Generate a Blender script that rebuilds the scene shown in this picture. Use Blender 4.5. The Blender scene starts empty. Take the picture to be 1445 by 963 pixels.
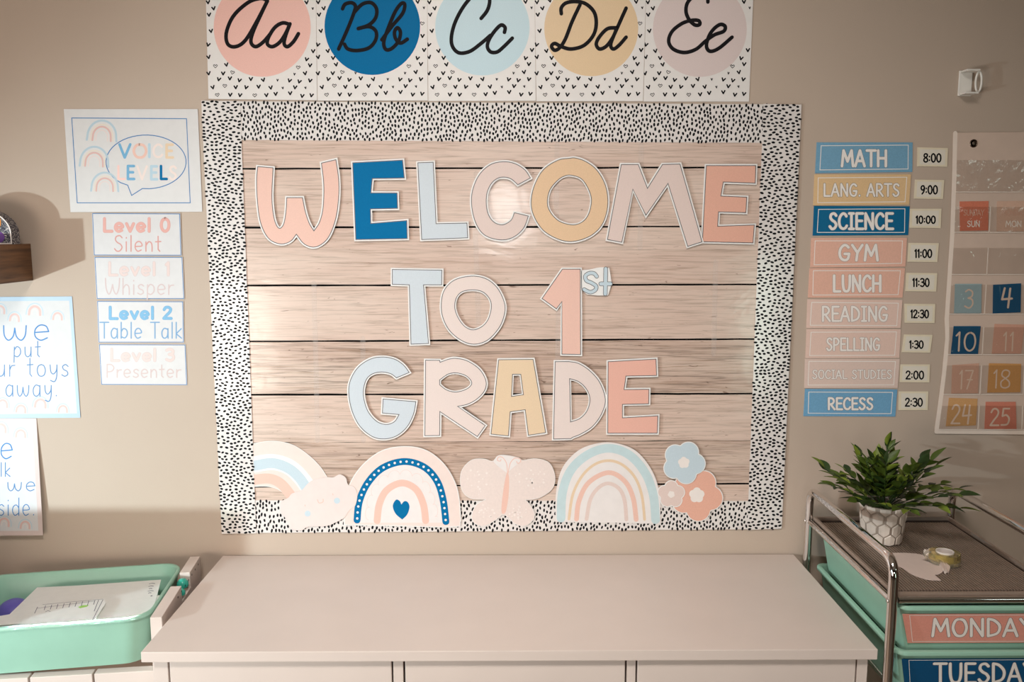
import bpy, bmesh, math, random
from mathutils import Vector, Matrix
from mathutils.geometry import tessellate_polygon
random.seed(7)
PI = math.pi
SC = bpy.context.scene
COL = SC.collection

# ------------------------------------------------------------------ camera, world, lights, exposure
F, PITCH, YAW, ROLL = 1208.13, .132495, .0107410, .0016286
CAMP = Vector((0, -1.85, 1.53))
_f = Vector((math.sin(YAW)*math.cos(PITCH), math.cos(YAW)*math.cos(PITCH), -math.sin(PITCH)))
_r = Vector((math.cos(YAW), -math.sin(YAW), 0)); _u = _r.cross(_f)
_r2 = _r*math.cos(ROLL)+_u*math.sin(ROLL); _u2 = _u*math.cos(ROLL)-_r*math.sin(ROLL)
cd = bpy.data.cameras.new('camera'); cam = bpy.data.objects.new('camera', cd); COL.objects.link(cam)
cd.sensor_width = 36; cd.lens = F/1445*36; cd.clip_start = .02
m = Matrix((_r2, _u2, -_f)).transposed().to_4x4(); m.translation = CAMP
cam.matrix_world = m
SC.camera = cam
w = bpy.data.worlds.new('world'); SC.world = w; w.use_nodes = True
w.node_tree.nodes['Background'].inputs[0].default_value = (1, .87, .77, 1)
w.node_tree.nodes['Background'].inputs[1].default_value = .3
SC.view_settings.view_transform = 'Standard'; SC.view_settings.look = 'None'
SC.view_settings.gamma = 1; SC.view_settings.exposure = 0.0; SC.view_settings.use_curve_mapping = False
def area(name, loc, target, sx, sy, power, col, spread=180):
    d = bpy.data.lights.new(name, 'AREA'); d.shape = 'RECTANGLE'; d.size = sx; d.size_y = sy
    d.energy = power; d.color = col; d.spread = math.radians(spread)
    o = bpy.data.objects.new(name, d); COL.objects.link(o); o.location = loc
    o.rotation_euler = (Vector(target)-Vector(loc)).to_track_quat('-Z', 'Y').to_euler(); return o
# daylight from a low window left behind the camera, windows in the left and rear walls, an added overhead fill that brightens the dresser top
area('window_light_left', (-2.9, -2.2, 1.3), (0.2, 0, .9), 1.5, 1.1, 8.5, (.82, .96, 1))
area('window_light_low', (-1.5, -2.15, .98), (-.6, 0, .95), .8, .55, 18.5, (1, .87, .76))
area('window_light_rear', (0.03, -4.88, 1.64), (0.0, 0, 1.5), .24, .32, 7.5, (1, .98, .96))
area('window_light_rear_right', (2.04, -4.88, .76), (.6, 0, 1.2), .16, 1.0, 6, (.74, 1, .84))
area('window_light_right', (2.55, -2.9, 2.08), (1.0, 0, 1.75), .45, .22, 1.6, (.82, 1, .9))
area('dresser_top_fill', (-.1, -1.7, 2.75), (-.1, -.3, .8), .6, .6, 18, (1, .95, .9), 95)
def spot(name, loc, target, power, col, angle, blend, rad):
    d = bpy.data.lights.new(name, 'SPOT'); d.energy = power; d.color = col
    d.spot_size = math.radians(angle); d.spot_blend = blend; d.shadow_soft_size = rad
    o = bpy.data.objects.new(name, d); COL.objects.link(o); o.location = loc
    o.rotation_euler = (Vector(target)-Vector(loc)).to_track_quat('-Z', 'Y').to_euler(); return o
spot('low_lamp_left', (-1.95, -1.2, 1.05), (-.55, 0, .98), 124, (.74, .93, 1), 70, 1.0, .018)
area('sunbeam', (-.812, -.205, 2.4), (-.800, -.331, .80), .215, .022, .32, (.95, .97, 1), .4)

# ------------------------------------------------------------------ pixel helpers (photo 1445x963) -> points on real planes
def ray(px, py): return _f*F + _r2*(px-722.5) - _u2*(py-481.5)
class Plane:
    def __init__(s, o, u, v, n): s.o, s.u, s.v, s.n = Vector(o), Vector(u), Vector(v), Vector(n)
    def px(s, x, y):
        d = ray(x, y); t = (s.o-CAMP).dot(s.n)/d.dot(s.n); p = CAMP+d*t-s.o
        return (p.dot(s.u), p.dot(s.v))
    def to3(s, p, h=0): return s.o+s.u*p[0]+s.v*p[1]+s.n*h
def wallp(y): return Plane((0, y, 0), (1, 0, 0), (0, 0, 1), (0, -1, 0))
def tablep(z): return Plane((0, 0, z), (1, 0, 0), (0, 1, 0), (0, 0, 1))
def P3(px, py, y): pl = wallp(y); return pl.to3(pl.px(px, py))
def Z3(px, py, z): pl = tablep(z); return pl.to3(pl.px(px, py))
PXM = 1.85/F           # metres per photo pixel on the wall

# ------------------------------------------------------------------ materials
def lin(c): return tuple(((v/255)/12.92 if v/255 <= .04045 else ((v/255+.055)/1.055)**2.4) for v in c)
MATS = {}
def mat(name, rgb, rough=.6, metal=0, var=.05, scale=60, coat=0, spec=.35, bump=0, bscale=200):
    if name in MATS: return MATS[name]
    m = bpy.data.materials.new(name); m.use_nodes = True; nt = m.node_tree; b = nt.nodes['Principled BSDF']
    b.inputs['Roughness'].default_value = rough; b.inputs['Metallic'].default_value = metal
    b.inputs['Coat Weight'].default_value = coat; b.inputs['Coat Roughness'].default_value = .12
    b.inputs['Specular IOR Level'].default_value = spec
    c = lin(rgb)
    if var:
        g = nt.nodes.new('ShaderNodeNewGeometry'); n = nt.nodes.new('ShaderNodeTexNoise')
        n.inputs['Scale'].default_value = scale; n.inputs['Detail'].default_value = 3
        nt.links.new(g.outputs['Position'], n.inputs['Vector'])
        r = nt.nodes.new('ShaderNodeValToRGB')
        r.color_ramp.elements[0].position = .3; r.color_ramp.elements[1].position = .7
        r.color_ramp.elements[0].color = tuple(v*(1-var) for v in c)+(1,)
        r.color_ramp.elements[1].color = tuple(min(1, v*(1+var)) for v in c)+(1,)
        nt.links.new(n.outputs['Fac'], r.inputs['Fac']); nt.links.new(r.outputs['Color'], b.inputs['Base Color'])
    else: b.inputs['Base Color'].default_value = c+(1,)
    if bump:
        g = nt.nodes.new('ShaderNodeNewGeometry'); n = nt.nodes.new('ShaderNodeTexNoise')
        n.inputs['Scale'].default_value = bscale; n.inputs['Detail'].default_value = 4
        nt.links.new(g.outputs['Position'], n.inputs['Vector'])
        bp = nt.nodes.new('ShaderNodeBump'); bp.inputs['Strength'].default_value = bump; bp.inputs['Distance'].default_value = .002
        nt.links.new(n.outputs['Fac'], bp.inputs['Height']); nt.links.new(bp.outputs['Normal'], b.inputs['Normal'])
    MATS[name] = m; return m
WHITE = mat('white_paper', (203, 199, 198), .5, var=.02)
OFFW = mat('offwhite_print', (232, 222, 216), .5, var=.02)
CARDW = mat('white_card', (228, 222, 218), .32, var=.02, coat=.25)
BLACK = mat('black_ink', (20, 17, 20), .6, var=0, spec=.12)
GREY = mat('grey_outline', (112, 106, 106), .5, var=0)
GREYL = mat('soft_grey_outline', (160, 140, 134), .5, var=0)
BLUE = mat('deep_blue_print', (0, 104, 154), .55, var=.07, scale=500, spec=.1)
NAVY = mat('navy_print', (10, 78, 116), .45, var=.06, scale=500)
PINK = mat('blush_pink_print', (228, 186, 171), .45, var=.03, scale=500)
PEACH = mat('peach_print', (224, 170, 150), .45, var=.04, scale=500)
CORAL = mat('coral_print', (226, 128, 100), .45, var=.05, scale=500)
ICE = mat('ice_blue_print', (200, 206, 212), .45, var=.03, scale=500)
SKY = mat('sky_blue_print', (191, 205, 213), .45, var=.03, scale=500)
MIDB = mat('mid_blue_print', (112, 166, 200), .45, var=.06, scale=500)
BLUSH = mat('pale_blush_print', (224, 206, 199), .45, var=.02, scale=500)
BLUSH2 = mat('blush_print', (219, 197, 189), .45, var=.03, scale=500)
SAND = mat('sand_print', (222, 187, 152), .45, var=.04, scale=500)
SANDP = mat('pale_sand_print', (223, 196, 165), .45, var=.03, scale=500)
CREAM = mat('cream_card', (226, 212, 186), .5, var=.03)
INKB = mat('blue_ink', (62, 116, 170), .5, var=0)
INKB2 = mat('strong_blue_ink', (20, 110, 176), .5, var=0)
TXTP = mat('rosy_ink', (214, 160, 150), .5, var=0)
TXTG = mat('faint_rosy_ink', (214, 192, 186), .5, var=0)
VBLUSH = mat('voice_blush_ink', (230, 212, 204), .5, var=0); VICE = mat('voice_ice_ink', (176, 198, 210), .5, var=0); VPINK = mat('voice_pink_ink', (238, 198, 188), .5, var=0)
MINT = mat('mint_plastic', (146, 186, 166), .32, var=.03, scale=20)
MINTR = mat('mint_rim_plastic', (140, 205, 175), .3, var=.03, scale=20)
WHPL = mat('white_plastic', (232, 226, 218), .35, var=.02)
WHWOOD = mat('white_painted_wood', (214, 199, 190), .38, var=.02, scale=8, bump=.05, bscale=80)
CHROME = mat('chrome', (232, 228, 226), .07, metal=1, var=0)
DARK = mat('dark_gap', (8, 6, 6), .8, var=0, spec=.1)

def wall_mat():
    m = mat('painted_wall', (187, 168, 152), .75, var=.03, scale=3, bump=.12, bscale=350); return m
WALL = wall_mat()

def plank_mat(i):
    m = bpy.data.materials.new('printed_wood_plank_%d' % i); m.use_nodes = True; nt = m.node_tree; b = nt.nodes['Principled BSDF']
    b.inputs['Roughness'].default_value = .33; b.inputs['Coat Weight'].default_value = .7; b.inputs['Coat Roughness'].default_value = .13
    N = nt.nodes.new; L = nt.links.new
    g = N('ShaderNodeNewGeometry')
    def noise(sx, sz, detail, dist=0, off=0, rough=.6):
        mp = N('ShaderNodeMapping'); mp.inputs['Scale'].default_value = (sx, 1, sz); mp.inputs['Location'].default_value = (off, i*3.1, off*2)
        L(g.outputs['Position'], mp.inputs['Vector']); n = N('ShaderNodeTexNoise'); n.inputs['Scale'].default_value = 1
        n.inputs['Detail'].default_value = detail; n.inputs['Distortion'].default_value = dist; n.inputs['Roughness'].default_value = rough
        L(mp.outputs['Vector'], n.inputs['Vector']); return n.outputs['Fac']
    def ramp(src, p0, c0, p1, c1):
        r = N('ShaderNodeValToRGB'); e = r.color_ramp.elements; e[0].position = p0; e[0].color = c0+(1,); e[1].position = p1; e[1].color = c1+(1,)
        L(src, r.inputs['Fac']); return r.outputs['Color']
    def mult(a, bb):
        x = N('ShaderNodeMix'); x.data_type = 'RGBA'; x.blend_type = 'MULTIPLY'; x.inputs['Factor'].default_value = 1
        L(a, x.inputs['A']); L(bb, x.inputs['B']); return x.outputs['Result']
    busy = i in (4, 6)
    base = ramp(noise(2.2, 14, 3), .3, lin((194, 165, 149)) if busy else lin((208, 180, 165)), .72, lin((211, 188, 173)) if busy else lin((219, 196, 182)))
    s = .40 if busy else .66
    fine = ramp(noise(9, 300 if busy else 260, 6, .8, 1.3), .30, (s, s*.97, s*.93), .52, (1, 1, 1))
    grain = ramp(noise(3.5, 90, 6, 2.2, 4.7), .34, ((.66, .60, .54) if busy else (.86, .83, .80)), .47, (1, 1, 1))
    specks = ramp(noise(38, 150, 2, .6, 9.1), .24, (.42, .36, .32), .31, (1, 1, 1))
    L(mult(mult(mult(base, fine), grain), specks), b.inputs['Base Color'])
    bn = noise(9, 12, 3, .6, 2.2); bp = N('ShaderNodeBump'); bp.inputs['Strength'].default_value = .35; bp.inputs['Distance'].default_value = .0025
    L(bn, bp.inputs['Height']); L(bp.outputs['Normal'], b.inputs['Coat Normal'])
    return m

# ------------------------------------------------------------------ object helpers
def kids_loc(parent):
    v = Vector((0, 0, 0)); p = parent
    while p is not None: v += p.location; p = p.parent
    return v
def link(name, me, parent=None, mt=None, origin=None):
    """vertices come in world coordinates; they are made local to the parent chain"""
    off = kids_loc(parent) if parent is not None else Vector((0, 0, 0))
    if parent is None and origin is not None: off = Vector(origin)
    for v in me.vertices: v.co = v.co-off
    if mt is not None and not me.materials: me.materials.append(mt)
    o = bpy.data.objects.new(name, me); COL.objects.link(o)
    if parent is not None: o.parent = parent
    elif origin is not None: o.location = origin
    return o
def thing(name, label, cat, loc, group=None):
    o = bpy.data.objects.new(name, None); COL.objects.link(o); o.location = loc; o.empty_display_size = .02
    o['label'] = label; o['category'] = cat
    if group: o['group'] = group
    return o
def mesh(verts, faces, smooth=False, sharp=None):
    me = bpy.data.meshes.new('m'); me.from_pydata([tuple(v) for v in verts], [], faces); me.update()
    if smooth:
        me.polygons.foreach_set('use_smooth', [True]*len(me.polygons))
        if sharp: me.set_sharp_from_angle(angle=math.radians(sharp))
    return me
class MB:
    def __init__(s): s.v = []; s.f = []
    def add(s, vs, fs): b = len(s.v); s.v += [Vector(v) for v in vs]; s.f += [tuple(i+b for i in f) for f in fs]
    def box(s, a, b):
        x0, y0, z0 = a; x1, y1, z1 = b
        s.add([(x0,y0,z0),(x1,y0,z0),(x1,y1,z0),(x0,y1,z0),(x0,y0,z1),(x1,y0,z1),(x1,y1,z1),(x0,y1,z1)],
              [(0,3,2,1),(4,5,6,7),(0,1,5,4),(1,2,6,5),(2,3,7,6),(3,0,4,7)])
    def obox(s, o, ex, ey, x0, x1, y0, y1, z0, z1):
        o, ex, ey = Vector(o), Vector(ex), Vector(ey)
        q = lambda x, y, z: o+ex*x+ey*y+Vector((0, 0, z))
        s.add([q(x0,y0,z0),q(x1,y0,z0),q(x1,y1,z0),q(x0,y1,z0),q(x0,y0,z1),q(x1,y0,z1),q(x1,y1,z1),q(x0,y1,z1)],
              [(0,3,2,1),(4,5,6,7),(0,1,5,4),(1,2,6,5),(2,3,7,6),(3,0,4,7)])
    def build(s, name, mt, parent=None, smooth=False, sharp=None, bevel=0, origin=None):
        me = mesh(s.v, s.f, smooth, sharp)
        bm = bmesh.new(); bm.from_mesh(me); bmesh.ops.recalc_face_normals(bm, faces=bm.faces)
        if bevel: bmesh.ops.bevel(bm, geom=[e for e in bm.edges], offset=bevel, segments=2, affect='EDGES', profile=.6, clamp_overlap=True)
        bm.to_mesh(me); bm.free()
        if smooth:
            me.polygons.foreach_set('use_smooth', [True]*len(me.polygons))
            if sharp: me.set_sharp_from_angle(angle=math.radians(sharp))
        return link(name, me, parent, mt, origin)

# ---- 2D contours
def smooth(pts, closed=True, n=6):
    """points (x,y) are corners, (x,y,1) lie on a curve"""
    N = len(pts); out = []
    segs = N if closed else N-1
    for i in range(segs):
        p1 = pts[i]; p2 = pts[(i+1) % N]
        if len(p1) == 2 and len(p2) == 2: out.append(p1[:2]); continue
        p0 = pts[(i-1) % N] if (closed or i > 0) else p1
        p3 = pts[(i+2) % N] if (closed or i+2 < N) else p2
        if len(p1) == 2: p0 = (2*p1[0]-p2[0], 2*p1[1]-p2[1]); p0 = ((p0[0]+p1[0])/2, (p0[1]+p1[1])/2)
        if len(p2) == 2: p3 = (2*p2[0]-p1[0], 2*p2[1]-p1[1]); p3 = ((p3[0]+p2[0])/2, (p3[1]+p2[1])/2)
        for k in range(n):
            t = k/n; a = []
            for j in (0, 1):
                a.append(.5*((2*p1[j])+(-p0[j]+p2[j])*t+(2*p0[j]-5*p1[j]+4*p2[j]-p3[j])*t*t+(-p0[j]+3*p1[j]-3*p2[j]+p3[j])*t**3))
            out.append(tuple(a))
    if not closed: out.append(tuple(pts[-1][:2]))
    return out
def area2(c): return .5*sum(c[i][0]*c[(i+1) % len(c)][1]-c[(i+1) % len(c)][0]*c[i][1] for i in range(len(c)))
def offset(c, d):
    """grow a closed contour outward by d"""
    s = 1 if area2(c) > 0 else -1; N = len(c); out = []
    for i in range(N):
        a, b, e = Vector(c[i-1]), Vector(c[i]), Vector(c[(i+1) % N])
        u = (b-a); v = (e-b)
        if u.length < 1e-9: u = v
        if v.length < 1e-9: v = u
        u.normalize(); v.normalize()
        n1 = Vector((u.y, -u.x))*s; n2 = Vector((v.y, -v.x))*s; n = n1+n2
        if n.length < .2: n = n1
        n.normalize(); k = d/max(.45, n.dot(n1)); out.append((b.x+n.x*k, b.y+n.y*k))
    return out
def plate(name, pl, contours, h0, h1, mt, parent=None, origin=None):
    """contours in plane coordinates; face at height h1 above the plane, back at h0 (h0==h1: print only)"""
    flat = [[Vector((p[0], p[1], 0)) for p in c] for c in contours]
    tris = tessellate_polygon(flat); allp = [p for c in flat for p in c]; n = len(allp)
    vs = [pl.to3(p, h1) for p in allp]; fs = []
    for t in tris:
        a, b, c = (vs[i] for i in t)
        if (b-a).cross(c-a).dot(pl.n) < 0: t = (t[0], t[2], t[1])
        fs.append(tuple(t))
    if h1 > h0:
        vs += [pl.to3(p, h0) for p in allp]; k = 0
        for j, c in enumerate(flat):
            s = area2([(p.x, p.y) for p in c]) > 0
            if pl.u.cross(pl.v).dot(pl.n) < 0: s = not s
            if j: s = not s if (area2([(p.x, p.y) for p in flat[0]]) > 0) == (area2([(p.x, p.y) for p in c]) > 0) else s
            m_ = len(c)
            for i in range(m_):
                a, b = k+i, k+(i+1) % m_
                fs.append((a, a+n, b+n, b) if s else (b, b+n, a+n, a))
            k += m_
        fs += [tuple(i+n for i in (f[0], f[2], f[1])) for f in fs[:len(tris)]]
    return link(name, mesh(vs, fs), parent, mt, origin)
_rib = [0]
def ribbon_geo(mb, pl, pts, wd, h, closed=False, caps=True):
    """flat stroke of width wd along plane-coordinate points"""
    if not closed:
        for i in range(1, len(pts)-1):
            u = Vector(pts[i][:2])-Vector(pts[i-1][:2]); v = Vector(pts[i+1][:2])-Vector(pts[i][:2])
            if u.length > 1e-7 and v.length > 1e-7 and u.normalized().dot(v.normalized()) < .35:
                ribbon_geo(mb, pl, pts[:i+1], wd, h); ribbon_geo(mb, pl, pts[i:], wd, h); return
    P = [Vector(p[:2]) for p in pts]; Q = [P[0]]
    for p in P[1:]:
        if (p-Q[-1]).length > wd*.04: Q.append(p)
    if closed and (Q[0]-Q[-1]).length < wd*.05: Q.pop()
    if len(Q) < 2: return
    n = len(Q); Lf = []; Rt = []
    _rib[0] = (_rib[0]+1) % 12; hh = h+_rib[0]*3e-6
    for i in range(n):
        a = Q[i-1] if (closed or i) else Q[i]; c = Q[(i+1) % n] if (closed or i < n-1) else Q[i]
        u = Q[i]-a; v = c-Q[i]
        if u.length < 1e-9: u = v
        if v.length < 1e-9: v = u
        u = u.normalized(); v = v.normalized(); n1 = Vector((-u.y, u.x)); n2 = Vector((-v.y, v.x)); nn = n1+n2
        if nn.length < .3: nn = n1
        nn.normalize(); k = wd/2/max(.5, nn.dot(n1))
        Lf.append(Q[i]+nn*k); Rt.append(Q[i]-nn*k)
    vs = [pl.to3(p, hh+i*4e-8) for i, p in enumerate(Lf)]+[pl.to3(p, hh+i*4e-8) for i, p in enumerate(Rt)]
    fs = []
    up = pl.u.cross(pl.v).dot(pl.n) > 0
    for i in range(n if closed else n-1):
        j = (i+1) % n; f = (i+n, j+n, j, i); fs.append(f if up else f[::-1])
    mb.add(vs, fs)
    if caps and not closed and wd > .0006:
        for e, p, q in ((0, Q[0], Q[1]), (1, Q[-1], Q[-2])):
            d = (p-q).normalized(); a0 = math.atan2(d.y, d.x)
            ring = [p+Vector((math.cos(a0+t), math.sin(a0+t)))*wd/2 for t in [PI/2-PI*k/6 for k in range(7)]]
            f = tuple(range(6, -1, -1)); mb.add([pl.to3(r, hh) for r in ring], [f if up else f[::-1]])
def ribbons(name, pl, lines, wd, h, mt, parent=None, closed=False):
    mb = MB()
    for l in lines: ribbon_geo(mb, pl, l, wd, h, closed)
    return link(name, mesh(mb.v, mb.f), parent, mt)
def pxs(pl, pts): return [pl.px(p[0], p[1]) for p in pts]

# ---- stroke lettering: glyph = (advance, [strokes]); s = curve, l = straight
def S(*p): return smooth([q+(1,) for q in p], closed=False, n=5)
def Lr(*p): return list(p)
G = {
 'A': (.62, [Lr((0,0),(.3,1),(.6,0)), Lr((.1,.33),(.51,.33))]),
 'C': (.58, [S((.54,.82),(.42,.97),(.25,.97),(.08,.75),(.03,.42),(.12,.12),(.3,.01),(.46,.06),(.56,.2))]),
 'D': (.6, [Lr((.05,0),(.05,1)), S((.05,1),(.3,.93),(.52,.68),(.55,.4),(.42,.14),(.05,0))]),
 'E': (.5, [Lr((.48,1),(.05,1),(.05,0),(.5,0)), Lr((.05,.52),(.42,.52))]),
 'G': (.62, [S((.54,.84),(.4,.98),(.24,.96),(.08,.74),(.03,.42),(.12,.12),(.32,.01),(.5,.1),(.57,.42)), Lr((.57,.42),(.32,.42))]),
 'H': (.6, [Lr((.05,0),(.05,1)), Lr((.55,0),(.55,1)), Lr((.05,.5),(.55,.5))]),
 'I': (.36, [Lr((.18,0),(.18,1)), Lr((.03,1),(.33,1)), Lr((.03,0),(.33,0))]),
 'i_': (.12, [Lr((.06,0),(.06,1))]),
 'L': (.5, [Lr((.05,1),(.05,0),(.48,0))]),
 'M': (.76, [Lr((.02,0),(.12,1),(.38,.3),(.64,1),(.74,0))]),
 'N': (.62, [Lr((.05,0),(.05,1),(.55,0),(.55,1))]),
 'O': (.66, [S((.33,1),(.14,.9),(.03,.5),(.14,.1),(.33,0),(.52,.1),(.63,.5),(.52,.9),(.33,1))]),
 'P': (.54, [Lr((.05,0),(.05,1)), S((.05,1),(.34,.97),(.5,.74),(.36,.48),(.05,.42))]),
 'R': (.56, [Lr((.05,0),(.05,1)), S((.05,1),(.34,.97),(.48,.74),(.34,.5),(.05,.44)), Lr((.2,.46),(.54,0))]),
 'S': (.52, [S((.47,.86),(.34,.99),(.14,.94),(.08,.74),(.2,.56),(.38,.44),(.47,.24),(.34,.03),(.16,.01),(.03,.16))]),
 'T': (.56, [Lr((.28,0),(.28,1)), Lr((.0,1),(.56,1))]),
 'U': (.6, [S((.05,1),(.06,.4),(.14,.08),(.3,0),(.46,.08),(.54,.4),(.55,1))]),
 'V': (.62, [Lr((.02,1),(.3,0),(.6,1))]),
 'W': (.86, [S((.02,1),(.06,.4),(.2,.02),(.34,.2),(.43,.62)), S((.43,.62),(.52,.2),(.66,.02),(.8,.4),(.84,1))]),
 'Y': (.58, [Lr((.0,1),(.3,.5)), Lr((.58,1),(.3,.5),(.24,0))]),
 '0': (.52, [S((.26,1),(.1,.85),(.04,.5),(.1,.15),(.26,0),(.42,.15),(.48,.5),(.42,.85),(.26,1))]),
 '1': (.24, [Lr((.04,.82),(.16,1),(.16,0))]),
 '2': (.5, [S((.05,.78),(.14,.96),(.3,.99),(.44,.84),(.4,.6),(.2,.3),(.03,.02)), Lr((.03,.02),(.48,.02))]),
 '3': (.48, [S((.05,.9),(.22,1),(.42,.88),(.4,.64),(.2,.54)), S((.2,.54),(.42,.46),(.46,.2),(.28,0),(.04,.1))]),
 '4': (.54, [Lr((.14,1),(.04,.42),(.5,.46)), Lr((.4,.98),(.34,0))]),
 '5': (.5, [Lr((.44,1),(.12,1),(.08,.56)), S((.08,.56),(.3,.62),(.46,.4),(.36,.08),(.04,.04))]),
 '7': (.5, [Lr((.03,1),(.47,1),(.16,0)), Lr((.16,.5),(.44,.5))]),
 '8': (.5, [S((.25,.54),(.08,.7),(.12,.93),(.27,1),(.43,.9),(.4,.68),(.25,.54),(.06,.34),(.08,.08),(.26,0),(.44,.1),(.44,.34),(.25,.54))]),
 '9': (.48, [S((.44,.72),(.34,.96),(.14,.94),(.05,.7),(.16,.48),(.34,.52),(.44,.76),(.36,.3),(.16,0))]),
 ':': (.16, [Lr((.07,.2),(.08,.24)), Lr((.07,.64),(.08,.68))]),
 '.': (.14, [Lr((.06,.02),(.07,.05))]),
 ' ': (.3, []),
 # monoline lower case, x-height .62
 'a': (.5, [S((.42,.55),(.2,.62),(.05,.4),(.08,.1),(.24,0),(.4,.16),(.43,.55)), Lr((.43,.6),(.44,0))]),
 'b': (.5, [Lr((.06,1),(.06,0)), S((.06,.4),(.2,.6),(.4,.52),(.45,.25),(.3,.02),(.06,.1))]),
 'd': (.5, [Lr((.44,1),(.44,0)), S((.44,.42),(.28,.6),(.08,.48),(.05,.2),(.2,.0),(.44,.14))]),
 'e': (.5, [S((.05,.3),(.44,.34),(.38,.56),(.22,.62),(.07,.48),(.05,.2),(.2,.0),(.4,.08))]),
 'E_': (.5, [Lr((.05,.32),(.46,.36)), S((.46,.36),(.38,.58),(.2,.62),(.06,.44),(.06,.16),(.22,0),(.42,.1))]),
 'h': (.48, [Lr((.06,1),(.06,0)), S((.06,.36),(.22,.6),(.38,.52),(.42,.3),(.42,0))]),
 'i': (.16, [Lr((.08,.6),(.08,0)), Lr((.08,.84),(.085,.87))]),
 'k': (.44, [Lr((.06,1),(.06,0)), Lr((.38,.6),(.06,.28),(.4,0))]),
 'l': (.16, [Lr((.08,1),(.08,0))]),
 'n': (.48, [Lr((.06,.6),(.06,0)), S((.06,.36),(.22,.6),(.38,.52),(.42,.3),(.42,0))]),
 'o': (.52, [S((.26,.62),(.1,.54),(.04,.3),(.12,.06),(.27,0),(.42,.08),(.48,.32),(.4,.55),(.26,.62))]),
 'p': (.5, [Lr((.07,.6),(.05,-.34)), S((.06,.4),(.22,.62),(.42,.5),(.44,.2),(.26,0),(.06,.08))]),
 'r': (.36, [Lr((.06,.6),(.06,0)), S((.06,.34),(.16,.54),(.34,.58))]),
 's': (.42, [S((.38,.52),(.24,.62),(.08,.52),(.14,.36),(.32,.26),(.36,.1),(.2,0),(.04,.08))]),
 't': (.38, [Lr((.18,.95),(.18,.12),(.28,.0)), Lr((.03,.6),(.34,.62))]),
 'u': (.5, [S((.06,.6),(.08,.16),(.22,0),(.38,.12),(.43,.4)), Lr((.43,.6),(.43,0))]),
 'v': (.48, [Lr((.04,.6),(.24,0),(.44,.6))]),
 'w': (.76, [S((.04,.6),(.06,.2),(.18,.0),(.32,.16),(.37,.5)), S((.37,.5),(.42,.16),(.56,0),(.68,.2),(.71,.6))]),
 'y': (.5, [S((.06,.6),(.1,.24),(.24,.12),(.4,.3),(.43,.56)), S((.43,.6),(.42,0),(.3,-.28),(.08,-.22))]),
}
G['x1'] = (.2, [Lr((.1,1),(.1,0))])
def layout(txt, gap=.1):
    out = []; x = 0
    toks = txt if isinstance(txt, (list, tuple)) else list(txt)
    for ch in toks:
        adv, st = G[ch]
        for s in st: out.append([(x+p[0], p[1]) for p in s])
        x += adv+gap
    return out, x-gap
class Quad:
    """card given by its four photo corners, TL TR BR BL; at(u,v) -> pixel"""
    def __init__(s, tl, tr, br, bl): s.c = (tl, tr, br, bl)
    def at(s, u, v):
        tl, tr, br, bl = s.c
        return tuple((tl[k]*(1-u)+tr[k]*u)*(1-v)+(bl[k]*(1-u)+br[k]*u)*v for k in (0, 1))
    def pts(s, iu=0, iv=0): return [s.at(iu, iv), s.at(1-iu, iv), s.at(1-iu, 1-iv), s.at(iu, 1-iv)]
def textlines(txt, x0, x1, ytop, ybase, slope=0, gap=.1, lean=0):
    st, wd = layout(txt, gap); h = ybase-ytop
    return [[(x0+(p[0]/wd)*(x1-x0)+lean*p[1]*h, ybase-p[1]*h+slope*(p[0]/wd)*(x1-x0)) for p in s] for s in st]
def words(txt, x0, x1, ytop, ybase, gap):
    """the same layout as textlines, one list of strokes per word"""
    L = textlines(txt, x0, x1, ytop, ybase, gap=gap); out = [[]]; k = 0
    for ch in txt:
        n = len(G[ch][1])
        if ch == ' ': out.append([])
        else: out[-1] += L[k:k+n]
        k += n
    return out
def lettering(pl, lines, wpx, h, mt, parent, out=None, opx=1.4, name='lettering'):
    pts = [pxs(pl, l) for l in lines]
    if out is not None:
        mb = MB()
        for l in pts: ribbon_geo(mb, pl, l, (wpx+opx)*PXM, h)
        link('lettering_outline', mesh(mb.v, mb.f), parent, out); h += 6e-5
    mb = MB()
    for l in pts: ribbon_geo(mb, pl, l, wpx*PXM, h)
    return link(name, mesh(mb.v, mb.f), parent, mt)
def arc(cx, cy, rx, ry, a0, a1, n=24):
    return [(cx+rx*math.cos(math.radians(a0+(a1-a0)*i/n)), cy-ry*math.sin(math.radians(a0+(a1-a0)*i/n))) for i in range(n+1)]
def circ(cx, cy, rx, ry=None, n=40): return arc(cx, cy, rx, ry or rx, 0, 360, n)[:-1]
def cr(s, ox, oy, pts): return [((p[0]/s+ox), (p[1]/s+oy))+tuple(p[2:]) for p in pts]
def centroid3(pl, c, h=0): return pl.to3((sum(p[0] for p in c)/len(c), sum(p[1] for p in c)/len(c)), h)

# ================================================================== the room
def struct(o): o['kind'] = 'structure'; return o
mb = MB(); mb.box((-3, 0, 0), (2.6, .12, 2.8)); struct(mb.build('wall_back', WALL))
mb = MB(); mb.box((-3, -5, 0), (2.6, 0, -.05)); struct(mb.build('floor', mat('floor_tiles', (150, 130, 112), .5, var=.08, scale=6)))
mb = MB(); mb.box((-3, -5, 2.8), (2.6, .12, 2.86)); struct(mb.build('ceiling', mat('ceiling_paint', (205, 196, 186), .8)))
mb = MB(); mb.box((2.6, -5, 0), (2.7, .12, 2.8)); struct(mb.build('wall_right', mat('side_wall_paint', (120, 98, 84), .75)))
mb = MB(); mb.box((-3.1, -5, 0), (-3, .12, 2.8)); struct(mb.build('wall_left', mat('side_wall_paint', (150, 134, 120), .75)))
mb = MB(); mb.box((-3.1, -5.1, 0), (2.7, -5, 2.8)); struct(mb.build('wall_front', mat('side_wall_paint', (150, 134, 120), .75)))
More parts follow.
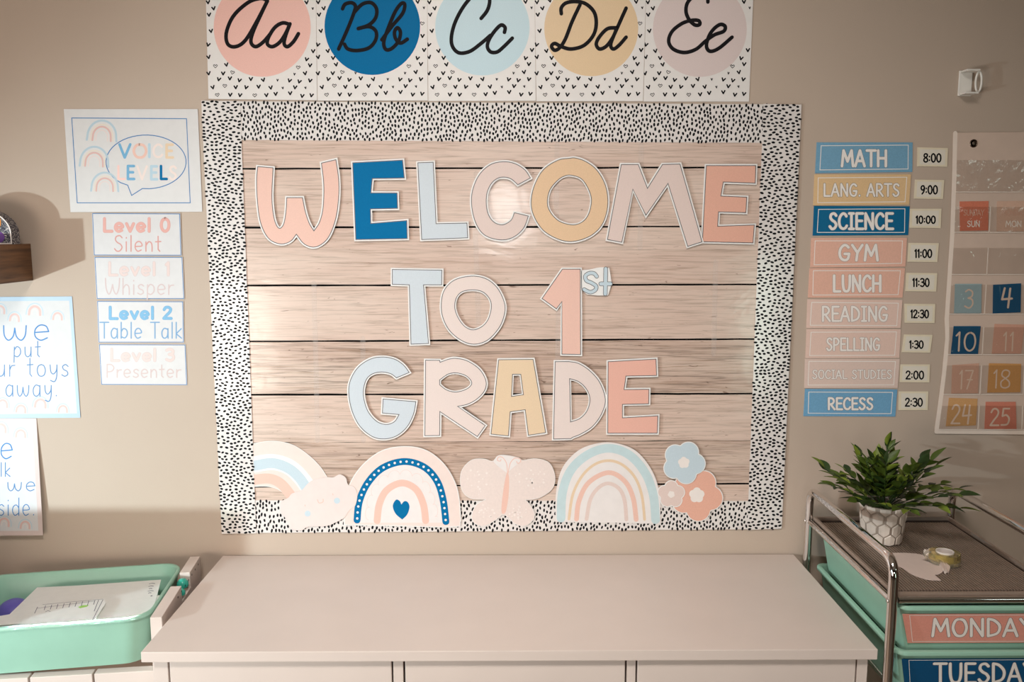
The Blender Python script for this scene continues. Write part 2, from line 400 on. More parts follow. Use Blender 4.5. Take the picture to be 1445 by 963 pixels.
# added screen out of view, its top edge placed to shade the wall beside the board
mb = MB(); mb.box((-1.75, -.53, 0), (-1.182, -.5, .966)); struct(mb.build('added_shade_screen_1', MATS['side_wall_paint']))

# ================================================================== alphabet cards
bx = [(290.5, 294), (446, 448), (603, 604.2), (754.7, 756.7), (911.4, 908), (1063, 1057.5)]
by = [139.5, 142.2, 142.6, 143, 143.4, 144]
circs = [(370, 38.5, 68.5), (525.4, 37, 67.5), (680.7, 38.6, 66.6), (834.3, 40, 66.3), (987.5, 41, 66.2)]
K1 = lambda p: cr(3.6125, 280, 0, p); K2 = lambda p: cr(3.6125, 680, 0, p)
cursive = [
 [K1([(352,4),(318,-8),(255,12),(180,80),(143,165),(150,225),(190,238),(240,205),(300,105),(352,4)]),
  K1([(352,4),(325,60),(280,160),(268,215),(292,238),(330,215),(365,175)]),
  K1([(465,125),(430,117),(390,140),(358,190),(352,225),(378,238),(415,215),(445,170),(465,125)]),
  K1([(467,122),(447,175),(437,222),(455,238),(485,212),(510,172)])],
 [K1([(735,45),(748,22),(780,14),(800,30),(793,65),(760,150),(715,250)]),
  K1([(793,65),(835,22),(880,14),(908,45),(903,92),(868,128),(815,146)]),
  K1([(815,146),(870,136),(905,160),(903,205),(868,245),(808,258),(762,250),(745,226)]),
  K1([(935,203),(990,130),(1040,70),(1052,25),(1035,18),(1003,60),(965,150),(945,215),(955,252),(985,248),(1020,210),(1030,165),(1015,142),(1000,162),(1005,197),(1030,220),(1065,200)])],
 [[(679,26),(688,14),(691,0),(687,-12),(674,-12),(655,8),(641,35),(637,60),(646,74),(662,73),(678,62),(692,50)],
  K2([(115,165),(118,140),(98,128),(68,155),(38,200),(28,238),(45,265),(78,265),(112,238),(155,195)])],
 [K2([(405,70),(405,40),(430,15),(480,8),(530,20),(572,62),(583,120),(568,180),(520,232),(455,250),(405,238),(372,222),(355,236),(370,256),(395,245),(425,200),(460,110),(500,25)]),
  K2([(685,142),(640,147),(600,187),(583,225),(600,250),(635,235),(668,190),(688,142)]),
  K2([(735,42),(700,120),(665,200),(657,235),(672,250),(700,230),(735,190)])],
 [K2([(1152,10),(1145,-14),(1095,-24),(1052,8),(1040,55),(1055,98),(1085,127),(1110,125),(1105,106),(1070,104),(1020,120),(970,160),(952,210),(975,250),(1030,268),(1090,252),(1140,210),(1185,178),(1232,160),(1240,135),(1215,125),(1180,150),(1155,190),(1145,238),(1165,262),(1210,245),(1275,190)])],
]
ccol = [('peachy pink', PINK), ('deep blue', BLUE), ('pale blue', SKY), ('sandy tan', SANDP), ('pale mauve pink', BLUSH2)]
ltr = ['Aa', 'Bb', 'Cc', 'Dd', 'Ee']
CIRC = [mat('circle_pink', (232, 184, 172), .4, var=.05, scale=600), BLUE, mat('circle_blue', (190, 212, 220), .4, var=.04, scale=600),
        mat('circle_tan', (222, 192, 154), .4, var=.04, scale=600), mat('circle_mauve', (216, 198, 194), .4, var=.04, scale=600)]
for i in range(5):
    y = -.0015-.0003*(i % 2); pl = wallp(y)
    k = -.85
    def top(j): a, b = bx[j]; return (a+(a-b)*1.0*.75, -105)
    q = Quad(top(i), top(i+1), (bx[i+1][1]-.6, by[i+1]-.6), (bx[i][1]+.2, by[i]))
    c = pxs(pl, q.pts()); t = thing('alphabet_card', 'heart-speckled white card with cursive %s on a %s circle, top row' % (ltr[i], ccol[i][0]), 'card', centroid3(pl, c), 'cursive alphabet cards above the board')
    plate('card_sheet', pl, [c], -.0004, 0, CARDW, t)
    cx, cy, r = circs[i]
    plate('colour_circle', pl, [pxs(pl, circ(cx, cy, r, r*1.02, 56))], 1e-4, 1e-4, CIRC[i], t)
    mb = MB(); rnd = random.Random(31)
    row = 0; yy = -98
    while yy < 140:
        xx = 4+(row % 2)*8.4
        while xx < 153:
            jx = xx+rnd.uniform(-3, 3); jy = yy+rnd.uniform(-1.8, 1.8); kind = rnd.random(); a = rnd.uniform(-.3, .3)
            px_, py_ = q.at(jx/154, (jy+105)/(by[i]+105))
            if math.hypot(px_-cx, py_-cy) > r+2.5 and py_ < by[i]-3:
                s = 2.55
                def rt(p): return (px_+p[0]*math.cos(a)-p[1]*math.sin(a), py_+p[0]*math.sin(a)+p[1]*math.cos(a))
                if kind < .76:
                    ribbon_geo(mb, pl, pxs(pl, [rt((-s*.8, -s*.7)), rt((0, s*.75)), rt((s*.9, -s*.8))]), 1.95*PXM, 1e-4, caps=False)
                elif kind < .9:
                    ribbon_geo(mb, pl, pxs(pl, [rt(z) for z in smooth([(0,-.6,1),(1.4,-2.1,1),(2.8,-.6,1),(0,2.4),(-2.8,-.6,1),(-1.4,-2.1,1)], True, 2)]), .8*PXM, 1e-4, True)
                else:
                    ribbon_geo(mb, pl, pxs(pl, [rt((-.9, -1.4)), rt((0, 1.2)), rt((1.1, -1.3))]), 1.2*PXM, 1e-4, caps=False)
            xx += 16.8
        yy += 10.0; row += 1
    link('heart_print', mesh(mb.v, mb.f), t, BLACK)['kind'] = 'stuff'
    lettering(pl, [smooth([p+(1,) for p in l], False, 8) for l in cursive[i]], 5.0, 2.5e-4, BLACK, t)

# ================================================================== bulletin board
YB = -.0006
board = thing('bulletin_board', 'wood-plank bulletin board framed by black speckled white border strips', 'bulletin board', P3(708, 750, 0))
pl = wallp(-.001)
outer = [(284, 143), (1131, 148), (1103, 746.5), (313, 753.5)]
plate('backing_sheet', pl, [pxs(pl, [(287, 146), (1128, 151), (1100, 744), (316, 750)])], 0, .0006, DARK, board)
pl = wallp(-.0022)
# plank joints as traced on the left and right, top to bottom
jl = [(338, 196), (341, 238.3), (347, 321.3), (351, 403.3), (355, 482.2), (357, 557.3), (360, 625), (362, 687.5), (364, 712)]
jr = [(1078, 196), (1074, 236.2), (1069, 319.6), (1066, 401.6), (1064, 478.6), (1061, 556), (1059, 622), (1057, 683), (1055, 712)]
for i in range(8):
    g0 = 0 if i == 0 else (.3 if i == 6 else 1.3); g1 = (.3 if i == 5 else 1.3)
    def L_(j, d): return (jl[j][0]-6, jl[j][1]+d)
    def R_(j, d): return (jr[j][0]+6, jr[j][1]+d)
    # slightly uneven lower and upper edges
    n = 26; rr = random.Random(i)
    topc = [(L_(i, g0)[0]+(R_(i, g0)[0]-L_(i, g0)[0])*k/n, L_(i, g0)[1]+(R_(i, g0)[1]-L_(i, g0)[1])*k/n+rr.uniform(-.35, .3)) for k in range(n+1)]
    botc = [(L_(i+1, -g1)[0]+(R_(i+1, -g1)[0]-L_(i+1, -g1)[0])*k/n, L_(i+1, -g1)[1]+(R_(i+1, -g1)[1]-L_(i+1, -g1)[1])*k/n+rr.uniform(-.3, .35)) for k in range(n+1)]
    plate('plank', pl, [pxs(pl, topc+botc[::-1])], -.0005, 0, plank_mat(i), board)
# clear tape over the seams of the planked backdrop
TAPE = bpy.data.materials.new('clear_tape'); TAPE.use_nodes = True; nt = TAPE.node_tree; nt.nodes.clear()
_o = nt.nodes.new('ShaderNodeOutputMaterial'); _m = nt.nodes.new('ShaderNodeMixShader'); _t = nt.nodes.new('ShaderNodeBsdfTransparent'); _d = nt.nodes.new('ShaderNodeBsdfPrincipled')
_d.inputs['Base Color'].default_value = (.8, .74, .7, 1); _d.inputs['Roughness'].default_value = .15; _m.inputs[0].default_value = .14
nt.links.new(_t.outputs[0], _m.inputs[1]); nt.links.new(_d.outputs[0], _m.inputs[2]); nt.links.new(_m.outputs[0], _o.inputs[0])
plt_ = wallp(-.0025)
for pts in ([(443, 400), (446, 520), (448, 622)], [(512, 478), (513, 622)], [(671, 325), (676, 480)], [(786, 205), (785, 322)], [(789, 395), (786, 556)], [(905, 205), (903, 350)], [(1010, 370), (1007, 500)], [(672, 245), (676, 320)]):
    ribbons('tape_strip', plt_, [pxs(plt_, pts)], 7*PXM, 0, TAPE, board)
# border strips (left and right lie over the top and bottom ones)
STRIP = mat('border_strip_card', (222, 214, 210), .4, var=.02, coat=.9)
def speckle(pl, q, wpx, hpx, vert, seed, parent):
    """q: Quad; wpx x hpx: its size in pixels; vert: dots stand upright"""
    rnd = random.Random(seed); mb = MB(); a_, b_ = (5.35, 6.6) if vert else (7.1, 5.3)
    R = .80; cells = {}; spots = []
    for _ in range(int(wpx*hpx/(a_*b_)*34)):     # evenly scattered, never closer than R in units of the pitch
        x, y = rnd.uniform(.9, wpx-.9), rnd.uniform(.9, hpx-.9); gx, gy = int(x/a_), int(y/b_)
        if all((x-p[0])**2/a_**2+(y-p[1])**2/b_**2 > R*R for dx in (-1, 0, 1) for dy in (-1, 0, 1) for p in cells.get((gx+dx, gy+dy), ())):
            cells.setdefault((gx, gy), []).append((x, y)); spots.append((x, y))
    for x, y in spots:
        if True:
            la = rnd.uniform(2.15, 3.0); lb = rnd.uniform(1.2, 1.5); t = rnd.uniform(-.38, .38)+(PI/2 if vert else 0)
            P = []
            for k in range(8):
                an = 2*PI*k/8; ex = la*math.cos(an)*(1 if abs(math.cos(an)) < .8 else 1.0); ey = lb*math.sin(an)*1.12
                P.append(q.at((x+ex*math.cos(t)-ey*math.sin(t))/wpx, (y+ex*math.sin(t)+ey*math.cos(t))/hpx))
            pts = pxs(pl, P); f = tuple(range(8))
            vs = [pl.to3(p, 1.2e-4) for p in pts]
            if (vs[1]-vs[0]).cross(vs[2]-vs[0]).dot(pl.n) < 0: f = f[::-1]
            mb.add(vs, [f])
    o = link('speckle_print', mesh(mb.v, mb.f), parent, BLACK); o['kind'] = 'stuff'; return o
def strip(c, y, wpx, hpx, vert, seed):
    pl = wallp(y); q = Quad(*c)
    s = plate('border_strip', pl, [pxs(pl, q.pts())], -.0005, 0, STRIP, board)
    speckle(pl, q, wpx, hpx, vert, seed, s)
strip([(300, 142.8), (1118, 147.5), (1115, 201.8), (300, 197.3)], -.0032, 816, 54.5, True, 1)
strip([(318, 706.5), (1104, 707.5), (1100, 747), (318, 752.8)], -.0032, 786, 43, True, 2)
strip([(284, 142), (338.6, 142.8), (361.5, 753), (313, 753.8)], -.0042, 54, 611, False, 3)
strip([(1077.5, 146.6), (1131, 147.6), (1103, 746.2), (1054.5, 748.4)], -.0042, 52, 600, False, 4)

# ================================================================== the cut-out letters
PAPERW = mat('cutout_white_margin', (231, 227, 224), .5, var=.02)
LINE = mat('letter_outline_ink', (96, 92, 94), .5, var=0)
def cutout(name, label, cat, contours_px, fill, y=-.0066, margin=2.3, group=None, line=True, th=.0007):
    pl = wallp(y)
    cs = [pxs(pl, c) for c in contours_px]
    t = thing(name, label, cat, centroid3(pl, cs[0]), group)
    pap = [offset(cs[0], margin*PXM)]+[offset(c, -margin*.85*PXM) for c in cs[1:]]
    plate('paper_backing', pl, pap, -th, 0, PAPERW, t)
    plate('coloured_face', pl, cs, 1e-4, 1e-4, fill, t)
    if line:
        mb = MB()
        for c in cs: ribbon_geo(mb, pl, c, 1.0*PXM, 2e-4, True)
        link('outline_print', mesh(mb.v, mb.f), t, LINE)
    return t, pl
def sm(s, ox, oy, pts): return smooth(cr(s, ox, oy, pts), True, 6)
def s_(*p): return [q+(1,) for q in p]
A1 = (4.5156, 350, 210)
letters = [
 ('pink letter W cut-out, first letter of the top word', PINK, [sm(*A1, [(62,114),(160,122)]+s_((152,300),(162,420),(180,485),(203,508),(228,478),(242,400))+[(247,312),(347,312)]+s_((365,400),(390,475))+[(420,524)]+s_((455,470),(478,380),(483,230))+[(468,92),(560,70)]+s_((578,200),(576,330),(555,460),(505,575),(430,626),(360,608))+[(308,545)]+s_((270,590),(205,607),(130,570),(80,470),(60,330),(55,200)))]),
 ('deep blue letter E cut-out in the top word', BLUE, [sm(*A1, [(667,90),(985,73),(996,187),(792,190),(783,282),(950,282),(953,380),(780,384),(782,477),(1012,458),(1015,573),(687,579)])]),
 ('pale blue letter L cut-out in the top word', ICE, [sm(*A1, [(1082,90),(1180,86),(1198,478),(1395,474),(1400,568),(1107,579)])]),
]
A2 = (6.418, 650, 210)
letters += [
 ('pale blush letter C cut-out in the top word', BLUSH2, [sm(*A2, [(632,265)]+s_((580,190),(490,135),(385,118),(270,145),(170,235),(108,380),(102,530),(145,690),(230,790),(370,826),(480,800),(570,720))+[(613,610),(487,580)]+s_((455,650),(375,690),(290,655),(240,560),(235,420),(275,320),(335,268),(400,258),(460,275))+[(518,326)])]),
 ('sandy yellow letter O cut-out in the top word', SAND, [sm(*A2, s_((1040,85),(1130,115),(1230,190),(1310,330),(1333,500),(1290,670),(1190,780),(1040,837),(900,825),(750,740),(660,600),(640,470),(670,330),(750,190),(880,105),(980,88))), sm(*A2, s_((1000,240),(1090,270),(1150,350),(1185,460),(1160,590),(1100,665),(1010,690),(890,655),(810,570),(785,480),(810,370),(880,285),(940,248)))]),
]
A3 = (6.2826, 850, 210)
letters += [
 ('pale blush letter M cut-out in the top word', BLUSH2, [sm(*A3, [(168,140),(318,140),(400,352),(533,140),(688,136),(883,826),(757,866),(582,308),(386,590),(270,358),(172,830),(45,805)])]),
 ('peach letter E cut-out, last letter of the top word', PEACH, [sm(*A3, [(922,150),(1360,150),(1355,305),(1072,295),(1050,420),(1280,430),(1272,567),(1030,560),(1022,688),(1347,677),(1335,835),(887,825)])]),
]
A4 = (4.25, 540, 365)
letters += [
 ('pale blue letter T cut-out starting the middle row', ICE, [sm(*A4, [(58,66),(355,70),(354,158),(245,158),(275,510),(170,514),(160,158),(58,155)])]),
 ('pale blush letter O cut-out in the middle row', BLUSH, [sm(*A4, s_((530,106),(620,122),(690,180),(733,280),(720,370),(680,440),(620,495),(545,514),(470,490),(400,430),(360,350),(352,270),(370,190),(430,130))), sm(*A4, s_((540,188),(600,200),(640,240),(652,290),(635,360),(600,405),(545,428),(495,410),(455,360),(433,300),(440,240),(475,200)))]),
 ('pink number 1 cut-out in the middle row', PINK, [sm(*A4, [(1078,64),(1185,64),(1187,576),(1075,574),(1075,258),(1042,302),(956,240)])]),
]
A5 = (6.568, 480, 490)
letters += [
 ('pale blue letter G cut-out starting the bottom word', ICE, [sm(*A5, [(640,236)]+s_((590,170),(510,115),(400,93),(280,112),(165,190),(95,310),(80,430),(110,590),(180,730),(290,825),(400,852),(520,825),(620,740),(680,620))+[(702,507),(398,482),(392,612),(546,626)]+s_((505,690),(430,718),(340,690),(260,600),(220,480),(218,380),(250,290),(310,245),(390,232),(470,248))+[(522,286)])]),
 ('pale blush letter R cut-out in the bottom word', BLUSH, [sm(*A5, [(792,122),(922,124),(926,142)]+s_((1010,112),(1080,106),(1180,130),(1290,205),(1350,310),(1340,400),(1270,480),(1180,530))+[(1088,550),(1345,728),(1272,830),(924,598),(922,820),(785,822)]), sm(*A5, [(922,305)]+s_((1000,252),(1080,240),(1170,268),(1220,330),(1180,385),(1080,417),(990,400))+[(922,350)])]),
]
A6 = (5.5577, 680, 490)
letters += [
 ('sandy yellow letter A cut-out in the bottom word', SANDP, [sm(*A6, [(132,100),(402,97),(500,672),(365,692),(340,492),(222,508),(208,697),(72,683)]), sm(*A6, [(240,214),(305,214),(326,374),(232,388)])]),
 ('pale blush letter D cut-out in the bottom word', BLUSH, [sm(*A6, [(575,115),(680,114)]+s_((760,130),(850,190),(925,280),(968,410),(940,520),(870,620),(780,680))+[(712,708),(698,718),(562,722)]), sm(*A6, [(688,248)]+s_((760,272),(820,330),(848,410),(825,500),(770,560))+[(695,588)])]),
 ('peach pink letter E cut-out, last letter of the bottom word', mat('salmon_print', (227, 174, 158), .45, var=.03, scale=500), [sm(*A6, [(990,115),(1365,95),(1370,223),(1130,228),(1115,334),(1310,332),(1308,445),(1102,450),(1102,556),(1380,540),(1375,676),(987,676)])]),
]
for i, (lab, mt, cs) in enumerate(letters):
    nm = 'number_cutout' if 'number' in lab else 'letter_cutout'
    cutout(nm, lab, 'letter', cs, mt, y=-.0064-.0011*(i % 2 if i < 7 else (i+1) % 2), group='cut-out letters on the board')
# small "st"
pl = wallp(-.0064)
c = smooth(cr(*A4, [(1191,70),(1240,66,1),(1290,55,1),(1330,52),(1359,56),(1374,152),(1352,222),(1290,222),(1225,216),(1191,186)]), True)
t = thing('letter_cutout', 'small white paper piece with blue letters st beside the number 1', 'letter', centroid3(pl, pxs(pl, c)), 'cut-out letters on the board')
plate('paper_backing', pl, [pxs(pl, c)], -.0007, 0, PAPERW, t)
Sl = smooth([p+(1,) for p in cr(*A4, [(1284,108),(1268,90),(1240,88),(1216,105),(1222,132),(1252,146),(1280,166),(1274,190),(1244,202),(1208,186)])], False, 6)
Tl = [cr(*A4, [(1338,62),(1335,212)]), cr(*A4, [(1308,152),(1366,152)])]
lettering(pl, [Sl], 4.2, 1e-4, SKY, t, out=LINE, opx=1.7); lettering(pl, Tl, 4.8, 1e-4, SKY, t, out=LINE, opx=1.6)

# ================================================================== rainbows, butterfly, flowers along the lower border
B1 = (4.5156, 340, 610); B2 = (3.6125, 640, 610)
def bands(pl, t, specs, h0=1.5e-4):
    h = h0
    for name, pts, wpx, mt in specs:
        ribbons(name, pl, [pxs(pl, smooth([p+(1,) for p in pts], False, 8))], wpx*PXM, h, mt, t); h += 5e-5
# rainbow with heart
y = -.0058; pl = wallp(y)
c = sm(*B1, [(660,590)]+s_((668,450),(700,325),(780,210),(900,122),(1045,95),(1180,120),(1290,205),(1360,320),(1388,430))+[(1398,560),(1392,598),(1290,604),(1000,596)])
t = thing('rainbow_cutout', 'rainbow cut-out with white-dotted deep blue band and a blue heart', 'rainbow', centroid3(pl, pxs(pl, c)), 'rainbow cut-outs on the border')
plate('paper_backing', pl, [offset(pxs(pl, c), 1.2*PXM)], -.0006, 0, PAPERW, t)
plate('blush_arch', pl, [pxs(pl, c)], 6e-5, 6e-5, mat('rainbow_blush', (228, 208, 200), .45, var=.02), t)
ca = cr(*B1, [(740,562),(755,440),(810,322),(905,228),(1040,188),(1165,222),(1248,310),(1288,430),(1306,572)])
inn = smooth([p+(1,) for p in ca], False, 8)
plate('white_field', pl, [pxs(pl, inn+[(627, 738), (500, 738)])], 1.1e-4, 1.1e-4, mat('rainbow_white', (226, 218, 215), .45, var=.02), t)
bands(pl, t, [('blue_band', ca, 10.2, BLUE), ('pink_band', cr(*B1, [(868,566),(882,460),(930,370),(1025,325),(1115,365),(1162,460),(1177,566)]), 10, PINK)], 1.6e-4)
dm = MB()
def along(pts, n):
    L = [0]
    for a, b in zip(pts, pts[1:]): L.append(L[-1]+math.dist(a, b))
    out = []
    for k in range(n):
        d = L[-1]*(k+.3)/(n-.4)
        for i in range(len(pts)-1):
            if L[i+1] >= d:
                f = (d-L[i])/max(1e-9, L[i+1]-L[i]); out.append((pts[i][0]+(pts[i+1][0]-pts[i][0])*f, pts[i][1]+(pts[i+1][1]-pts[i][1])*f)); break
    return out
def disc(mb, pl, x, y_, r, h, n=10):
    mb.add([pl.to3(p, h) for p in pxs(pl, circ(x, y_, r, r, n))], [tuple(range(n))[::-1]])
for p in along(inn, 28): disc(dm, pl, p[0], p[1], 1.7, 3.2e-4)
link('dot_print', mesh(dm.v, dm.f), t, PAPERW)['kind'] = 'stuff'
curl = []
loop = smooth([p+(1,) for p in cr(*B1, [(800,560),(815,440),(860,340),(930,275),(1035,255),(1135,285),(1200,360),(1235,460),(1252,560)])], False, 8)
for k, p in enumerate(along(loop, 110)): a = k*.62; curl.append((p[0]+2.6*math.cos(a), p[1]+3.6*math.sin(a)))
ribbons('curl_print', pl, [pxs(pl, curl)], .8*PXM, 2.6e-4, mat('curl_ink', (228, 206, 200), .5, var=0), t)
hc = sm(*B1, [(1028,558)]+s_((985,520),(968,470),(988,432),(1012,440))+[(1022,462)]+s_((1040,442),(1062,446),(1074,478),(1060,525)))
plate('heart', pl, [pxs(pl, hc)], 2.6e-4, 2.6e-4, BLUE, t)
# cloud rainbow: tucked under the left strip, cloud lapping over the heart rainbow
y = -.0036; pl = wallp(y)
c = sm(*B1, [(40,90)]+s_((90,74),(210,60),(330,85),(430,150),(505,225))+[(560,310),(560,420),(330,440)]+s_((270,388),(230,360),(160,345))+[(40,348)])
t = thing('rainbow_cutout', 'pastel rainbow cut-out ending in a smiling blush cloud, at the left border', 'rainbow', centroid3(pl, pxs(pl, c)), 'rainbow cut-outs on the border')
plate('paper_backing', pl, [offset(pxs(pl, c), .8*PXM)], -.0003, 0, PAPERW, t)
plate('blush_arch', pl, [pxs(pl, c)], 5e-5, 5e-5, MATS['rainbow_blush'], t)
bands(pl, t, [('white_band', cr(*B1, [(40,222),(90,206),(205,192),(310,225),(390,300),(450,390)]), 24, PAPERW), ('blue_band', cr(*B1, [(40,222),(90,214),(200,198),(300,230),(375,295),(430,380)]), 15, SKY), ('pink_band', cr(*B1, [(40,312),(100,302),(185,298),(255,330),(315,400)]), 15, PINK)], 1e-4)
plc = wallp(-.0068)
cc = sm(*B1, s_((325,392),(385,372),(430,325),(480,300),(545,288),(590,288),(630,271),(668,292),(682,335),(722,350),(741,400),(728,470),(690,500),(660,545),(600,578),(540,600),(430,604),(385,628),(320,616),(290,560),(253,500),(258,445),(300,420)))
plate('cloud', plc, [pxs(plc, cc)], -.0008, 0, mat('cloud_blush', (222, 207, 202), .45, var=.02), t)
cb = MB()
for x, yy in ((425, 520), (612, 438)): disc(cb, plc, x/4.5156+340, yy/4.5156+610, 4.3, 1e-4, 12)
link('cheek_print', mesh(cb.v, cb.f), t, SKY)
ribbons('smile_print', plc, [pxs(plc, smooth([p+(1,) for p in cr(*B1, [(488,432),(498,452),(522,446),(524,428)])], False)), pxs(plc, cr(*B1, [(408,465),(410,472)])), pxs(plc, cr(*B1, [(585,394),(587,401)]))], 1.1*PXM, 1e-4, PINK, t)
# butterfly
pl = wallp(-.0056)
c = sm(*B2, s_((225,124),(262,119),(330,132),(352,146),(420,137),(488,160),(516,230),(500,292),(435,335))+[(365,345)]+s_((398,385),(411,435),(372,476),(320,470),(280,435))+[(253,418)]+s_((200,457),(150,479),(105,462),(95,420),(120,370))+[(168,343)]+s_((85,336),(42,290),(40,205),(88,147),(150,138),(200,150)))
t = thing('butterfly_cutout', 'pale blush butterfly cut-out with white specks, between the two arched rainbows', 'butterfly', centroid3(pl, pxs(pl, c)))
plate('wings', pl, [offset(pxs(pl, c), .6*PXM)], -.0006, 0, PAPERW, t)
plate('wing_face', pl, [pxs(pl, c)], 6e-5, 6e-5, mat('butterfly_blush', (224, 207, 200), .45, var=.03, scale=200), t)
plate('head_patch', pl, [pxs(pl, sm(*B2, s_((205,150),(228,124),(265,120),(325,134),(340,148),(300,185))+[(272,208)]+s_((240,185))))], 9e-5, 9e-5, MATS['rainbow_white'], t)
db = MB(); rnd = random.Random(5)
for k in range(70):
    a = rnd.uniform(0, 2*PI)
    X_, Y_ = rnd.choice([(130+80*math.cos(a)*rnd.random(), 240+80*math.sin(a)*rnd.random()), (400+90*math.cos(a)*rnd.random(), 240+75*math.sin(a)*rnd.random()), (170+50*math.cos(a)*rnd.random(), 410+50*math.sin(a)*rnd.random()), (330+50*math.cos(a)*rnd.random(), 410+45*math.sin(a)*rnd.random())])
    disc(db, pl, X_/3.6125+640, Y_/3.6125+610, rnd.uniform(.8, 1.8), 1.3e-4, 8)
link('speck_print', mesh(db.v, db.f), t, mat('pale_speck', (232, 219, 213), .5, var=0))['kind'] = 'stuff'
plate('body', pl, [pxs(pl, sm(*B2, s_((276,206),(283,240),(281,320),(268,400),(252,418),(244,395),(252,310),(266,230))))], 1.6e-4, 1.6e-4, PINK, t)
ribbons('antenna', pl, [pxs(pl, smooth([p+(1,) for p in cr(*B2, q)], False)) for q in ([(275,208),(270,160),(250,130),(230,128),(224,144),(238,148),(242,140)], [(278,208),(290,158),(312,134),(336,136),(342,150),(328,160),(322,150)])], 1.1*PXM, 1.6e-4, PINK, t)
# striped rainbow
pl = wallp(-.0050)
c = sm(*B2, [(527,456)]+s_((522,400),(528,290),(560,180),(640,95),(740,60),(830,60),(930,100),(1010,200),(1048,320))+[(1052,466),(800,460)])
t = thing('rainbow_cutout', 'tall arched rainbow cut-out with pale blue, gold, pink and blush stripes', 'rainbow', centroid3(pl, pxs(pl, c)), 'rainbow cut-outs on the border')
plate('paper_backing', pl, [offset(pxs(pl, c), .8*PXM)], -.0006, 0, MATS['rainbow_white'], t)
bands(pl, t, [('blue_band', cr(*B2, [(548,440),(555,310),(598,195),(685,115),(790,83),(893,115),(975,205),(1018,320),(1030,448)]), 12.8, mat('rainbow_blue', (190, 208, 211), .45, var=.03)),
 ('gold_band', cr(*B2, [(588,444),(608,320),(655,225),(720,165),(792,146),(862,168),(925,232),(960,325),(974,446)]), 4.0, SANDP),
 ('pink_band', cr(*B2, [(627,444),(640,350),(690,257),(790,207),(872,250),(915,335),(931,446)]), 7, PINK),
 ('blush_band', cr(*B2, [(678,444),(697,345),(738,285),(790,262),(845,290),(872,350),(881,446)]), 5.5, BLUSH2)], 1e-4)
# flowers
def flower(cx, cy, d, p, rot, n=72):
    out = []
    for k in range(n):
        th = 2*PI*k/n; ph = (th-rot) % (2*PI/5)
        if ph > PI/5: ph -= 2*PI/5
        r = d*math.cos(ph)+math.sqrt(max(0, p*p-(d*math.sin(ph))**2)); out.append((cx+r*math.cos(th), cy-r*math.sin(th)))
    return out
t = thing('flower_cutout', 'cluster of three cut-out flowers, one pale blue, one peach, one small and pale', 'flower', P3(975, 685, -.006))
for k, (x, yy, d, p, rot, mt, cd_, cp) in enumerate([(1240,322,72,60,1.05,PEACH,20,20), (1110,318,36,32,.3,BLUSH2,9,9), (1174,156,58,50,1.15,SKY,15,15)]):
    pl = wallp(-.0054-.0009*k)
    f = flower(x/3.6125+640, yy/3.6125+610, d/3.6125, p/3.6125, rot)
    o = plate('flower_head', pl, [offset(pxs(pl, f), 1.2*PXM)], -.0006, 0, PAPERW, t)
    plate('petals', pl, [pxs(pl, f)], 8e-5, 8e-5, mt, o)
    plate('flower_centre', pl, [pxs(pl, flower(x/3.6125+640, yy/3.6125+610, cd_/3.6125, cp/3.6125, rot+.5, 40))], 1.6e-4, 1.6e-4, OFFW, o)

# ================================================================== left-hand posters
def mini_rainbow(pl, parent, cx, cy, r, rot=0, kind=0, h=1e-4, wf=1):
    cols = [(SKYF, 1.0, .11), (SANDF, .76, .06), (PINKF, .62, .1), (BLUSHF, .40, .07)] if kind == 0 else [(SKYF, 1.0, .1), (PINKF, .66, .22), (BLUSHF, .32, .08)]
    for k, (mt, rr, wd) in enumerate(cols):
        pts = []
        for x, y_ in [(rr*r*math.cos(math.radians(a)), -rr*r*1.12*math.sin(math.radians(a))) for a in range(0, 181, 12)]: pts.append((x, y_))
        pts = [(pts[0][0]*1.03, .28*r)]+pts+[(pts[-1][0]*1.03, .28*r)]
        c_, s2 = math.cos(rot), math.sin(rot)
        ribbons('rainbow_print', pl, [pxs(pl, [(cx+x*c_-y_*s2, cy+x*s2+y_*c_) for x, y_ in pts])], wd*2*r*.62*PXM*wf, h+k*1e-5, mt, parent)
SKYF = mat('faint_sky_print', (176, 194, 204), .5, var=0); SANDF = mat('faint_sand_print', (222, 206, 188), .5, var=0)
PINKF = mat('faint_pink_print', (214, 174, 166), .5, var=0); BLUSHF = mat('faint_blush_print', (220, 204, 199), .5, var=0)
V1 = (4.8167, 0, 140)
pl = wallp(-.0016)
LCARD = mat('poster_card', (212, 208, 206), .4, var=.02)
q = Quad((90, 154), (279, 154), (285.5, 299), (99.5, 299.5))
t = thing('poster', 'landscape white poster with three small rainbows and a VOICE LEVELS speech bubble', 'poster', centroid3(pl, pxs(pl, q.pts())))
plate('poster_sheet', pl, [pxs(pl, q.pts())], -.0006, 0, LCARD, t)
ribbons('frame_line', pl, [pxs(pl, cr(*V1, [(488,128),(1268,133),(1293,705),(525,705)]))], 1.1*PXM, 8e-5, INKB, t, True)
bub = cr(*V1, [(868, 585), (895, 655), (968, 608)])
e = arc(993, 427, 272, 183, -93, 238, 44)
ribbons('speech_bubble', pl, [pxs(pl, cr(*V1, [(968, 608)]+e[1:-1]+[(868, 585), (895, 655), (968, 608)]))], 1.2*PXM, 8e-5, INKB, t)
for cx, cy, r, rot in ((692, 255, 98, .06), (640, 430, 95, .04), (712, 600, 90, .02)):
    mini_rainbow(pl, t, cx/4.8167, cy/4.8167+140, r/4.8167, rot)
